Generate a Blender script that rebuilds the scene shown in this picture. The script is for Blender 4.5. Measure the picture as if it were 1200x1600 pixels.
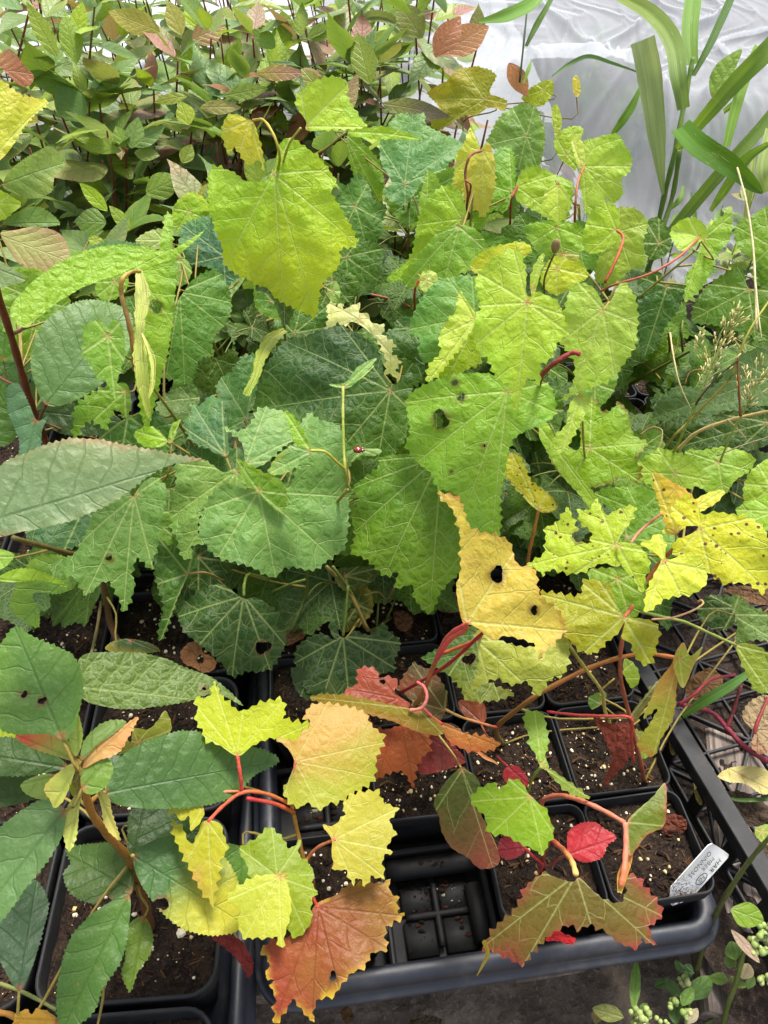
import bpy, math, random
import numpy as np
from mathutils import Vector, Matrix, noise, geometry

random.seed(7); rng = np.random.default_rng(7)
S = bpy.context.scene
for o_ in list(bpy.data.objects): bpy.data.objects.remove(o_)
COL = S.collection

# ------------------------------------------------------------------ camera, light, exposure
CAM = Vector((0, 0, 0.70)); PITCH = math.radians(45); F = 1200.0
cd = bpy.data.cameras.new('camera'); cam = bpy.data.objects.new('camera', cd); COL.objects.link(cam)
cam.location = CAM; cam.rotation_euler = (math.radians(90) - PITCH, 0, 0)
cd.sensor_fit = 'VERTICAL'; cd.sensor_height = 24; cd.lens = 24 * F / 1600
cd.clip_start = 0.01; cd.clip_end = 200
S.camera = cam
SUN_EL, SUN_AZ = math.radians(66), math.radians(24)      # azimuth clockwise from +Y
w = bpy.data.worlds.new('World'); S.world = w; w.use_nodes = True
nt = w.node_tree; nt.nodes.clear()
sky = nt.nodes.new('ShaderNodeTexSky'); sky.sky_type = 'NISHITA'; sky.sun_disc = False
sky.sun_elevation = SUN_EL; sky.sun_rotation = SUN_AZ; sky.air_density = 1.0; sky.dust_density = 3.0; sky.ozone_density = 1.0
hs = nt.nodes.new('ShaderNodeHueSaturation'); hs.inputs['Saturation'].default_value = 0.45
bg = nt.nodes.new('ShaderNodeBackground'); bg.inputs[1].default_value = 0.135
wo = nt.nodes.new('ShaderNodeOutputWorld')
nt.links.new(sky.outputs[0], hs.inputs['Color']); nt.links.new(hs.outputs[0], bg.inputs[0]); nt.links.new(bg.outputs[0], wo.inputs[0])
sl = bpy.data.lights.new('sun', 'SUN'); sl.energy = 2.6; sl.angle = math.radians(16); sl.color = (1, 0.96, 0.89)
sun = bpy.data.objects.new('sun', sl); COL.objects.link(sun)
sd = Vector((math.sin(SUN_AZ) * math.cos(SUN_EL), math.cos(SUN_AZ) * math.cos(SUN_EL), math.sin(SUN_EL)))
sun.rotation_euler = sd.to_track_quat('Z', 'Y').to_euler(); sun.location = sd * 3
S.view_settings.view_transform = 'Standard'; S.view_settings.look = 'None'; S.view_settings.gamma = 1
S.view_settings.exposure = 1.2; S.view_settings.use_curve_mapping = False
S.render.engine = 'CYCLES'; S.cycles.max_bounces = 7; S.cycles.transparent_max_bounces = 12
S.cycles.diffuse_bounces = 4; S.cycles.transmission_bounces = 5; S.cycles.use_denoising = True

# ------------------------------------------------------------------ helpers
RGT = Vector((1, 0, 0)); FWD = Vector((0, math.cos(PITCH), -math.sin(PITCH))); UPV = Vector((0, math.sin(PITCH), math.cos(PITCH)))
def ray(x, y): return FWD + RGT * ((x - 600) / F) + UPV * ((800 - y) / F)
def P(x, y, h):                     # the point at height h (cm above the pot rims) seen at x, y of the photograph
    r = ray(x, y); return CAM + r * ((CAM.z - h / 100) / -r.z)
def lin(c):
    c = np.array(c, float) / 255; return np.where(c <= .04045, c / 12.92, ((c + .055) / 1.055) ** 2.4)
ALB = 0.74
def alb(c, k=1.0):
    v = lin(c) ** 1.15 * ALB * 1.12 * k * np.array([1.06, .97, .78]); m = v.mean(); return np.clip(m + (v - m) * .97, 0.003, 0.85)

def tag(o, label=None, cat=None, group=None, kind=None):
    if label: o['label'] = label
    if cat: o['category'] = cat
    if group: o['group'] = group
    if kind: o['kind'] = kind
    return o
def empty(name, loc, label=None, cat=None, group=None, rz=0):
    o = bpy.data.objects.new(name, None); COL.objects.link(o); o.location = loc; o.rotation_euler = (0, 0, rz)
    o.empty_display_size = .01
    WM[o.name] = Matrix.Translation(Vector(loc)) @ Matrix.Rotation(rz, 4, 'Z')
    return tag(o, label, cat, group)
WM = {}
def link(name, me, mat, parent=None, M=None):
    """one object; M is its world matrix"""
    o = bpy.data.objects.new(name, me); COL.objects.link(o)
    if mat is not None and not me.materials: me.materials.append(mat)
    M = M or Matrix.Identity(4); WM[o.name] = M
    if parent is not None:
        o.parent = parent; o.matrix_basis = WM[parent.name].inverted() @ M
    else: o.matrix_basis = M
    return o
def T(v): return Matrix.Translation(Vector(v))

def mesh_np(name, V, quads, tris=None, col=None, uvs=None, attrs=None, smooth=True):
    me = bpy.data.meshes.new(name)
    nq = len(quads); ntr = 0 if tris is None else len(tris)
    me.vertices.add(len(V)); me.vertices.foreach_set('co', np.asarray(V, np.float32).ravel())
    li = np.concatenate([np.asarray(quads).reshape(-1), np.asarray(tris).reshape(-1) if ntr else np.zeros(0)]).astype(np.int32)
    me.loops.add(len(li)); me.loops.foreach_set('vertex_index', li)
    st = np.concatenate([np.arange(nq) * 4, nq * 4 + np.arange(ntr) * 3]).astype(np.int32)
    me.polygons.add(nq + ntr); me.polygons.foreach_set('loop_start', st)
    me.polygons.foreach_set('use_smooth', np.full(nq + ntr, smooth))
    me.update(calc_edges=True)
    if col is not None:
        a = me.color_attributes.new('Col', 'FLOAT_COLOR', 'POINT')
        a.data.foreach_set('color', np.concatenate([col, np.ones((len(V), 1))], 1).astype(np.float32).ravel())
    for n_, u in (uvs or {}).items():
        a = me.uv_layers.new(name=n_); a.data.foreach_set('uv', np.asarray(u, np.float32).ravel())
    for n_, u in (attrs or {}).items():
        a = me.attributes.new(n_, 'FLOAT', 'POINT'); a.data.foreach_set('value', np.asarray(u, np.float32))
    me.validate(); return me

def catmull(pts, sub, closed=False):
    p = np.asarray(pts, float); n = len(p)
    if closed: g = lambda i: p[i % n]; segs = n
    else:
        def g(i): return p[i] if 0 <= i < n else (2 * p[0] - p[1] if i < 0 else 2 * p[-1] - p[-2])
        segs = n - 1
    out = []
    for i in range(segs):
        a, b, c, d = g(i - 1), g(i), g(i + 1), g(i + 2)
        for k in range(sub):
            t = k / sub
            out.append(.5 * (2 * b + (c - a) * t + (2 * a - 5 * b + 4 * c - d) * t * t + (3 * b - a - 3 * c + d) * t ** 3))
    if not closed: out.append(p[-1])
    return np.array(out)

def tube_arrays(pts, r0, r1, sides=6, sub=4, knots=True):
    p = catmull(pts, sub) if len(pts) > 2 else np.array(pts, float)
    n = len(p); tan = np.gradient(p, axis=0); tan /= np.linalg.norm(tan, axis=1)[:, None] + 1e-9
    ref = np.array([.3, .2, .9]); ref /= np.linalg.norm(ref)
    u = np.cross(tan, ref); bad = np.linalg.norm(u, axis=1) < .1
    u[bad] = np.cross(tan[bad], np.array([1., 0, 0])); u /= np.linalg.norm(u, axis=1)[:, None]
    v = np.cross(tan, u)
    a = np.arange(sides) / sides * 2 * np.pi
    r = np.linspace(r0, r1, n)
    if knots: r = r * (1 + .12 * np.sin(np.arange(n) * 1.7 + p[0, 0] * 90))
    V = p[:, None] + r[:, None, None] * (np.cos(a)[None, :, None] * u[:, None] + np.sin(a)[None, :, None] * v[:, None])
    V = V.reshape(-1, 3)
    i = np.arange(n - 1)[:, None] * sides; j = np.arange(sides)[None]
    jn = (j + 1) % sides
    Q = np.stack([i + j, i + jn, i + sides + jn, i + sides + j], -1).reshape(-1, 4)
    V = np.concatenate([V, p[:1], p[-1:]]); c0, c1 = len(V) - 2, len(V) - 1
    jj = np.arange(sides); Tq = np.concatenate([np.stack([np.full(sides, c0), (jj + 1) % sides, jj], 1),
        np.stack([np.full(sides, c1), (n - 1) * sides + jj, (n - 1) * sides + (jj + 1) % sides], 1)])
    f = np.concatenate([np.repeat(np.linspace(0, 1, n), sides), [0, 1]])
    return V, Q, Tq, f
def tube(name, pts, r0, r1, c0, c1, mat, parent, sides=6, sub=4, label=None):
    o0 = np.array(pts[0], float); P_ = np.array([list(q) for q in pts], float) - o0
    V, Q, Tq, f = tube_arrays(P_, r0, r1, sides, sub)
    col = alb(c0)[None] * (1 - f[:, None]) + alb(c1)[None] * f[:, None]
    me = mesh_np(name, V, Q, Tq, col=col)
    o = link(name, me, mat, parent, T(o0))
    if label: o['label'] = label
    return o

# ------------------------------------------------------------------ materials
def newmat(name):
    m = bpy.data.materials.new(name); m.use_nodes = True; t = m.node_tree; t.nodes.clear()
    return m, t
class N:
    """tiny node-graph writer"""
    def __init__(s, t): s.t = t
    def n(s, kind, **kw):
        x = s.t.nodes.new(kind)
        for k, v in kw.items(): setattr(x, k, v)
        return x
    def put(s, sock, v):
        if hasattr(v, 'is_output') or isinstance(v, bpy.types.NodeSocket): s.t.links.new(v, sock)
        else: sock.default_value = v
    def m(s, op, a, b=0.0, c=None, clamp=False):
        x = s.n('ShaderNodeMath', operation=op); x.use_clamp = clamp
        s.put(x.inputs[0], a); s.put(x.inputs[1], b)
        if c is not None: s.put(x.inputs[2], c)
        return x.outputs[0]
    def ramp(s, v, a, b, lo=0.0, hi=1.0):
        x = s.n('ShaderNodeMapRange', interpolation_type='SMOOTHSTEP')
        s.put(x.inputs['Value'], v); s.put(x.inputs['From Min'], a); s.put(x.inputs['From Max'], b)
        x.inputs['To Min'].default_value = lo; x.inputs['To Max'].default_value = hi
        return x.outputs[0]
    def mix(s, f, a, b, mode='MIX'):
        x = s.n('ShaderNodeMix', data_type='RGBA', blend_type=mode)
        s.put(x.inputs[0], f); s.put(x.inputs[6], a); s.put(x.inputs[7], b); return x.outputs[2]
    def noise(s, vec, scale, detail=2.0, rough=.5):
        x = s.n('ShaderNodeTexNoise'); x.inputs['Scale'].default_value = scale; x.inputs['Detail'].default_value = detail
        x.inputs['Roughness'].default_value = rough
        if vec is not None: s.put(x.inputs['Vector'], vec)
        return x.outputs['Fac']
    def voro(s, vec, scale, feature='F1', rnd=1.0):
        x = s.n('ShaderNodeTexVoronoi', feature=feature); x.inputs['Scale'].default_value = scale
        x.inputs['Randomness'].default_value = rnd; s.put(x.inputs['Vector'], vec); return x
    def bump(s, h, strength, dist, nrm=None):
        x = s.n('ShaderNodeBump'); x.inputs['Strength'].default_value = strength; x.inputs['Distance'].default_value = dist
        s.put(x.inputs['Height'], h)
        if nrm is not None: s.put(x.inputs['Normal'], nrm)
        return x.outputs[0]

def leaf_material(name, freq=8, slant=.9, wmain=.012, wsec=.07, light=.5, tscale=16, tert=.35, rough=.45, bumps=1.0, trans=.32, off=0.0, curve=0.0, vd=.28, spec=.30, wax=0.0, stripes=False):
    m, t = newmat(name); g = N(t)
    uv = g.n('ShaderNodeUVMap', uv_map='vein'); fl = g.n('ShaderNodeUVMap', uv_map='flat')
    sp = g.n('ShaderNodeSeparateXYZ'); g.put(sp.inputs[0], uv.outputs[0])
    s_, t_ = sp.outputs[0], sp.outputs[1]
    at = g.m('ABSOLUTE', t_)
    wob = g.m('MULTIPLY', g.m('SUBTRACT', g.noise(fl.outputs[0], 6, 2), .5), .10)
    mainw = g.m('MULTIPLY_ADD', g.m('MINIMUM', s_, 1.3), -wmain * .6, wmain)
    main = g.ramp(at, 0.0, mainw, 1.0, 0.0)
    c = g.m('SUBTRACT', s_, g.m('MULTIPLY', at, slant))
    if curve: c = g.m('MULTIPLY_ADD', g.m('MULTIPLY', at, at), curve, c)
    c = g.m('MULTIPLY', g.m('ADD', c, wob), float(freq))
    if off: c = g.m('ADD', c, g.m('MULTIPLY', g.m('GREATER_THAN', t_, 0.0), off))
    fr = g.m('SUBTRACT', g.m('FRACT', c), .5)
    d = g.m('SUBTRACT', .5, g.m('ABSOLUTE', fr))          # 0 on a side vein
    wpx = g.m('MULTIPLY_ADD', at, -wsec * .8, wsec)
    sec = g.ramp(d, 0.0, g.m('MAXIMUM', wpx, .02), 1.0, 0.0)
    vo = g.voro(fl.outputs[0], tscale, 'DISTANCE_TO_EDGE', .9)
    te = g.ramp(vo.outputs['Distance'], 0.0, .11, 1.0, 0.0)
    vo2 = g.voro(fl.outputs[0], tscale * 2.7, 'DISTANCE_TO_EDGE', 1.0)
    te2 = g.ramp(vo2.outputs['Distance'], 0.0, .14, 1.0, 0.0)
    veins = g.m('MAXIMUM', main, g.m('MAXIMUM', g.m('MULTIPLY', sec, .7), g.m('MULTIPLY', te, tert)))
    veins = g.m('MAXIMUM', veins, g.m('MULTIPLY', te2, tert * .4))
    col = g.n('ShaderNodeAttribute', attribute_name='Col').outputs['Color']
    n1 = g.noise(fl.outputs[0], 2.6, 4, .6); n2 = g.noise(fl.outputs[0], 45, 3, .7)
    col = g.mix(g.m('MULTIPLY', g.ramp(n1, .35, .7), .30), col, g.mix(1.0, col, (.72, .85, .6, 1), 'MULTIPLY'))
    col = g.mix(g.m('MULTIPLY', g.ramp(n2, .45, .75), .35), col, g.mix(1.0, col, (1.3, 1.25, 1.2, 1), 'MULTIPLY'))
    if light >= 0:
        vc = g.mix(.5 * light + .1, col, (.60, .68, .25, 1)); f = g.m('MULTIPLY', veins, min(1, light + .25))
    else:
        vc = g.mix(1.0, col, (.45, .55, .45, 1), 'MULTIPLY'); f = g.m('MULTIPLY', veins, -light)
    col = g.mix(f, col, vc)
    # dark leaf spots and blemishes
    if stripes:
        cb = g.n('ShaderNodeCombineXYZ'); g.put(cb.inputs[0], g.m('MULTIPLY', s_, .25)); g.put(cb.inputs[1], g.m('MULTIPLY', t_, 60.0))
        st = g.noise(cb.outputs[0], 1.0, 3, .6); col = g.mix(g.m('MULTIPLY', g.ramp(st, .4, .65), .45), col, g.mix(1.0, col, (1.7, 1.55, 1.5, 1), 'MULTIPLY'))
        sv = g.noise(fl.outputs[0], 9, 4, .8); col = g.mix(g.m('MULTIPLY', g.ramp(sv, .60, .68), .6), col, (.42, .42, .22, 1))
    amt = g.n('ShaderNodeAttribute', attribute_name='spot').outputs['Fac']
    vs = g.voro(fl.outputs[0], 23, 'F1', 1.0)
    sc = g.n('ShaderNodeSeparateColor'); g.put(sc.inputs[0], vs.outputs['Color'])
    size = g.m('MULTIPLY', g.m('MULTIPLY', g.m('POWER', sc.outputs[0], 2.4), .36), amt)
    vdist = g.m('MULTIPLY_ADD', g.m('SUBTRACT', g.noise(fl.outputs[0], 40, 3), .5), .16, vs.outputs['Distance'])
    spot = g.ramp(g.m('SUBTRACT', vdist, size), -.02, .03, 1.0, 0.0)
    spot = g.m('MULTIPLY', spot, g.ramp(amt, 0, .15))
    halo = g.m('MULTIPLY', g.ramp(g.m('SUBTRACT', vs.outputs['Distance'], size), -.02, .14, 1.0, 0.0), g.ramp(amt, 0, .3, 0, .5))
    col = g.mix(halo, col, (.42, .25, .03, 1)); col = g.mix(spot, col, (.11, .045, .02, 1))
    if wax: col = g.mix(g.m('MULTIPLY', g.ramp(n2, .5, .8), wax), col, (.5, .55, .5, 1))
    pil = g.ramp(vo.outputs['Distance'], 0, .40)
    h = g.m('MULTIPLY_ADD', pil, .75, g.m('MULTIPLY', g.m('MAXIMUM', main, sec), -vd))
    h = g.m('MULTIPLY_ADD', g.ramp(vo2.outputs['Distance'], 0, .3), .16, h)
    h = g.m('MULTIPLY_ADD', n2, .25, h)
    nrm = g.bump(h, .75 * bumps, .0013)
    pr = g.n('ShaderNodeBsdfPrincipled'); g.put(pr.inputs['Base Color'], col)
    g.put(pr.inputs['Roughness'], g.m('MULTIPLY_ADD', n2, .25, rough - .12)); pr.inputs['Specular IOR Level'].default_value = spec
    g.put(pr.inputs['Normal'], nrm)
    tr = g.n('ShaderNodeBsdfTranslucent'); g.put(tr.inputs['Color'], g.mix(1.0, g.mix(.12, col, (.5, .6, .02, 1)), (1.22, 1.2, .9, 1), 'MULTIPLY')); g.put(tr.inputs['Normal'], nrm)
    mx = g.n('ShaderNodeMixShader'); mx.inputs[0].default_value = trans
    t.links.new(pr.outputs[0], mx.inputs[1]); t.links.new(tr.outputs[0], mx.inputs[2])
    out = g.n('ShaderNodeOutputMaterial'); t.links.new(mx.outputs[0], out.inputs[0])
    return m
M_GRAPE = leaf_material('vine_leaf', freq=4.6, slant=.85, wmain=.020, wsec=.055, light=.68, tscale=11, tert=.24, vd=.5, bumps=1.0, trans=.44)
M_SOFT = leaf_material('thin_vine_leaf', freq=4.2, slant=.85, wmain=.013, wsec=.035, light=.55, tscale=13, tert=.10, vd=.4, bumps=.55, trans=.42)
M_AUTUMN = leaf_material('autumn_vine_leaf', freq=4.6, slant=.85, wmain=.017, wsec=.05, light=-.35, tscale=12, tert=.12, vd=.6, bumps=.6, trans=.35)
M_OVATE = leaf_material('shrub_leaf', freq=6.5, slant=.75, wmain=.016, wsec=.07, light=-.45, tscale=11, tert=.25, vd=.9, bumps=.55, off=.4, curve=.35, trans=.26, wax=.06)
M_OVATEU = leaf_material('shrub_leaf_underside', freq=5, slant=.75, wmain=.022, wsec=.10, light=.45, tscale=12, tert=.6, bumps=1.1, off=.4, curve=.35, trans=.35)
M_DOG = leaf_material('dogwood_leaf', freq=8, slant=1.6, wmain=.014, wsec=.12, light=-.28, tscale=18, tert=.0, vd=1.4, bumps=.4, off=.0, curve=1.6, trans=.28, rough=.42)
M_BLADE = leaf_material('grass_blade', freq=1, slant=0, wmain=.02, wsec=.0001, light=.1, tscale=3, tert=.0, bumps=.35, trans=.38, rough=.68, stripes=True)
M_DRY = leaf_material('dry_leaf', freq=7, slant=.9, wmain=.02, wsec=.08, light=-.5, tscale=13, tert=.5, bumps=2.2, trans=.1, rough=.75)

def vcol_material(name, rough=.5, spec=.35, bump=.4, speck=.0, trans=0.0, nscale=300):
    m, t = newmat(name); g = N(t)
    tc = g.n('ShaderNodeTexCoord').outputs['Object']
    col = g.n('ShaderNodeAttribute', attribute_name='Col').outputs['Color']
    n = g.noise(tc, nscale, 4, .6)
    col = g.mix(g.ramp(n, .35, .7, 0, .35), col, g.mix(1.0, col, (.55, .5, .45, 1), 'MULTIPLY'))
    if speck: col = g.mix(g.ramp(g.noise(tc, 55, 3), .42, .62, 0, .55), col, g.mix(1.0, col, (.62, .78, .55, 1), 'MULTIPLY'))
    if speck: col = g.mix(g.ramp(g.noise(tc, 1400, 2), .62, .68, 0, speck), col, (.5, .42, .3, 1))
    pr = g.n('ShaderNodeBsdfPrincipled'); g.put(pr.inputs['Base Color'], col); pr.inputs['Roughness'].default_value = rough
    pr.inputs['Specular IOR Level'].default_value = spec; g.put(pr.inputs['Normal'], g.bump(n, bump, .0006))
    out = g.n('ShaderNodeOutputMaterial')
    if trans:
        tr = g.n('ShaderNodeBsdfTranslucent'); g.put(tr.inputs[0], col); mx = g.n('ShaderNodeMixShader'); mx.inputs[0].default_value = trans
        t.links.new(pr.outputs[0], mx.inputs[1]); t.links.new(tr.outputs[0], mx.inputs[2]); t.links.new(mx.outputs[0], out.inputs[0])
    else: t.links.new(pr.outputs[0], out.inputs[0])
    return m
M_STEM = vcol_material('stem', .55, .3, 1.0, speck=.35)
M_SEED = vcol_material('seed', .6, .3, .3)
M_PERL = vcol_material('perlite', .8, .2, 1.0)
M_INK = vcol_material('marker_ink', .6, .3, 0)
M_BUG = vcol_material('beetle_shell', .15, .6, 0)

def soil_material(name, c1, c2, c3, scale=1.0):
    m, t = newmat(name); g = N(t); tc = g.n('ShaderNodeTexCoord').outputs['Object']
    a = g.noise(tc, 60 * scale, 6, .7); b = g.noise(tc, 420 * scale, 5, .75); v = g.voro(tc, 230 * scale, 'F1').outputs['Distance']
    mp = g.n('ShaderNodeMapping'); g.put(mp.inputs['Vector'], tc); mp.inputs['Scale'].default_value = (1, .18, 1); mp.inputs['Rotation'].default_value = (0, 0, .7)
    fb = g.noise(mp.outputs[0], 900 * scale, 3, .6)
    col = g.mix(g.ramp(a, .35, .65), (*lin(c1), 1), (*lin(c2), 1)); col = g.mix(g.ramp(b, .52, .72), col, (*lin(c3), 1))
    col = g.mix(g.ramp(fb, .62, .72, 0, .5), col, (*lin([min(255, x + 25) for x in c3]), 1))
    pr = g.n('ShaderNodeBsdfPrincipled'); g.put(pr.inputs['Base Color'], col); pr.inputs['Roughness'].default_value = .85
    pr.inputs['Specular IOR Level'].default_value = .2
    h = g.m('ADD', g.m('MULTIPLY', b, .7), g.m('MULTIPLY', v, .6)); g.put(pr.inputs['Normal'], g.bump(h, 1.0, .004 / scale))
    out = g.n('ShaderNodeOutputMaterial'); t.links.new(pr.outputs[0], out.inputs[0]); return m
M_SOIL = soil_material('potting_soil', (28, 21, 17), (56, 43, 33), (98, 76, 58))
M_GROUND = soil_material('ground_soil', (106, 92, 78), (140, 124, 108), (160, 146, 130), .35)

def plastic(name, c=(24, 26, 32), rough=.33, dust=.35):
    m, t = newmat(name); g = N(t); tc = g.n('ShaderNodeTexCoord').outputs['Object']
    n = g.noise(tc, 40, 6, .7); n2 = g.noise(tc, 700, 3, .6)
    d = g.m('MULTIPLY', g.ramp(n, .45, .75), dust); sp = g.ramp(n2, .66, .72, 0, dust)
    col = g.mix(g.m('MAXIMUM', d, sp), (*lin(c), 1), (*lin((112, 106, 98)), 1))
    pr = g.n('ShaderNodeBsdfPrincipled'); g.put(pr.inputs['Base Color'], col)
    g.put(pr.inputs['Roughness'], g.m('MULTIPLY_ADD', n, .4, rough - .12)); pr.inputs['Specular IOR Level'].default_value = .5
    g.put(pr.inputs['Normal'], g.bump(g.noise(tc, 160, 3), .15, .001))
    out = g.n('ShaderNodeOutputMaterial'); t.links.new(pr.outputs[0], out.inputs[0]); return m
M_POT = plastic('black_pot_plastic', (10, 10, 12), .6, .07)
M_TRAY = plastic('tray_plastic', (34, 37, 46), .42, .2)
M_CRATE = plastic('crate_plastic', (20, 20, 22), .6, .2)
def wood_material():
    m, t = newmat('weathered_wood'); g = N(t); tc = g.n('ShaderNodeTexCoord').outputs['Object']
    mp = g.n('ShaderNodeMapping'); g.put(mp.inputs['Vector'], tc); mp.inputs['Scale'].default_value = (1, .06, 1)
    a = g.noise(mp.outputs[0], 160, 5, .65); b = g.noise(tc, 18, 4); 
    col = g.mix(g.ramp(a, .3, .7), (*lin((76, 64, 56)), 1), (*lin((150, 136, 126)), 1)); col = g.mix(g.ramp(b, .45, .7, 0, .6), col, (*lin((58, 48, 40)), 1))
    pr = g.n('ShaderNodeBsdfPrincipled'); g.put(pr.inputs['Base Color'], col); pr.inputs['Roughness'].default_value = .85
    g.put(pr.inputs['Normal'], g.bump(a, .9, .003)); out = g.n('ShaderNodeOutputMaterial'); t.links.new(pr.outputs[0], out.inputs[0]); return m
M_WOOD = wood_material()
def tag_material():
    m, t = newmat('label_plastic'); g = N(t); tc = g.n('ShaderNodeTexCoord').outputs['Object']
    n = g.noise(tc, 500, 6, .7); sp = g.n('ShaderNodeSeparateXYZ'); g.put(sp.inputs[0], tc)
    dirt = g.m('MULTIPLY', g.ramp(n, .48, .56), g.ramp(sp.outputs[0], .020, .048))      # splashed with soil near its buried end
    dirt = g.m('MAXIMUM', dirt, g.ramp(g.noise(tc, 900, 3), .66, .7, 0, .5))
    col = g.mix(dirt, (.80, .80, .77, 1), (*lin((88, 68, 50)), 1))
    pr = g.n('ShaderNodeBsdfPrincipled'); g.put(pr.inputs['Base Color'], col); pr.inputs['Roughness'].default_value = .4
    out = g.n('ShaderNodeOutputMaterial'); t.links.new(pr.outputs[0], out.inputs[0]); return m
M_TAG = tag_material()
def net_material():
    m, t = newmat('crop_netting'); g = N(t); fl = g.n('ShaderNodeUVMap', uv_map='flat')
    mp = g.n('ShaderNodeMapping'); g.put(mp.inputs['Vector'], fl.outputs[0]); mp.inputs['Rotation'].default_value = (0, 0, .4)
    w1 = g.n('ShaderNodeTexWave', wave_type='BANDS'); w1.inputs['Scale'].default_value = 55; w1.inputs['Distortion'].default_value = 1.0; g.put(w1.inputs['Vector'], mp.outputs[0])
    w2 = g.n('ShaderNodeTexWave', wave_type='BANDS', bands_direction='Y'); w2.inputs['Scale'].default_value = 55; w2.inputs['Distortion'].default_value = 1.0; g.put(w2.inputs['Vector'], mp.outputs[0])
    th = g.m('MAXIMUM', w1.outputs['Fac'], w2.outputs['Fac']); n = g.noise(fl.outputs[0], 1.6, 4)
    lw = g.n('ShaderNodeLayerWeight'); lw.inputs[0].default_value = .35
    mp2 = g.n('ShaderNodeMapping'); g.put(mp2.inputs['Vector'], fl.outputs[0]); mp2.inputs['Rotation'].default_value = (0, 0, .9); mp2.inputs['Scale'].default_value = (1, .55, 1)
    wv = g.n('ShaderNodeTexNoise'); wv.inputs['Scale'].default_value = 1.9; wv.inputs['Detail'].default_value = 6; wv.inputs['Distortion'].default_value = 1.6; g.put(wv.inputs['Vector'], mp2.outputs[0])
    rd = g.m('SUBTRACT', 1.0, g.m('MULTIPLY', g.m('ABSOLUTE', g.m('SUBTRACT', wv.outputs['Fac'], .5)), 14.0), clamp=True)
    a = g.m('ADD', g.m('MULTIPLY_ADD', th, .20, .30), g.m('MULTIPLY', lw.outputs['Facing'], .30), clamp=True)
    a = g.m('MULTIPLY_ADD', rd, .03, a, clamp=True)   # threads crowd together seen aslant
    a = g.m('MULTIPLY_ADD', g.ramp(n, .3, .7), .05, a, clamp=True)
    df = g.n('ShaderNodeBsdfDiffuse'); df.inputs[0].default_value = (.54, .56, .59, 1)
    tl = g.n('ShaderNodeBsdfTranslucent'); tl.inputs[0].default_value = (.54, .56, .59, 1)
    m1 = g.n('ShaderNodeMixShader'); m1.inputs[0].default_value = .4; t.links.new(df.outputs[0], m1.inputs[1]); t.links.new(tl.outputs[0], m1.inputs[2])
    tp = g.n('ShaderNodeBsdfTransparent'); m2 = g.n('ShaderNodeMixShader'); g.put(m2.inputs[0], a)
    t.links.new(tp.outputs[0], m2.inputs[1]); t.links.new(m1.outputs[0], m2.inputs[2])
    out = g.n('ShaderNodeOutputMaterial'); t.links.new(m2.outputs[0], out.inputs[0]); return m
M_NET = net_material()
def plain(name, c, rough=.8):
    m, t = newmat(name); g = N(t); tc = g.n('ShaderNodeTexCoord').outputs['Object']
    n = g.noise(tc, 9, 5); pr = g.n('ShaderNodeBsdfPrincipled'); g.put(pr.inputs['Base Color'], g.mix(g.ramp(n, .3, .7, 0, .4), (*lin(c), 1), (*lin([x * .75 for x in c]), 1)))
    pr.inputs['Roughness'].default_value = rough; g.put(pr.inputs['Normal'], g.bump(n, .6, .01))
    out = g.n('ShaderNodeOutputMaterial'); t.links.new(pr.outputs[0], out.inputs[0]); return m
M_SHEET = plain('white_ground_cover', (168, 170, 172))

# ------------------------------------------------------------------ leaf meshes
KIND = {  # tooth length, tooth height (m), droop, ripple, pucker, side-vein frequency, slant, offset, curve, material
 'g': dict(bul=.0050, tl=.0068, ta=.0027, droop=1.0, rip=.0038, puck=.0010, fq=4.6, sl=.85, off=0, cv=0, mat=M_GRAPE),
 'o': dict(bul=.0018, tl=.0032, ta=.0012, droop=.7, rip=.0032, puck=.0007, fq=6.5, sl=.75, off=.4, cv=.35, mat=M_OVATE),
 'u': dict(bul=-.001, tl=.0042, ta=.0009, droop=.3, rip=.0025, puck=.0007, fq=5, sl=.75, off=.4, cv=.35, mat=M_OVATEU),
 'd': dict(bul=.0012, tl=.02, ta=.0003, droop=.8, rip=.0022, puck=.0006, fq=8, sl=1.6, off=0, cv=1.6, mat=M_DOG),
 'x': dict(bul=.002, tl=.006, ta=.0020, droop=1.6, rip=.007, puck=.0018, fq=7, sl=.9, off=0, cv=0, mat=M_DRY),
 's': dict(bul=0, tl=.02, ta=.0002, droop=.5, rip=.001, puck=0, fq=1, sl=0, off=0, cv=0, mat=M_STEM),
}
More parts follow.
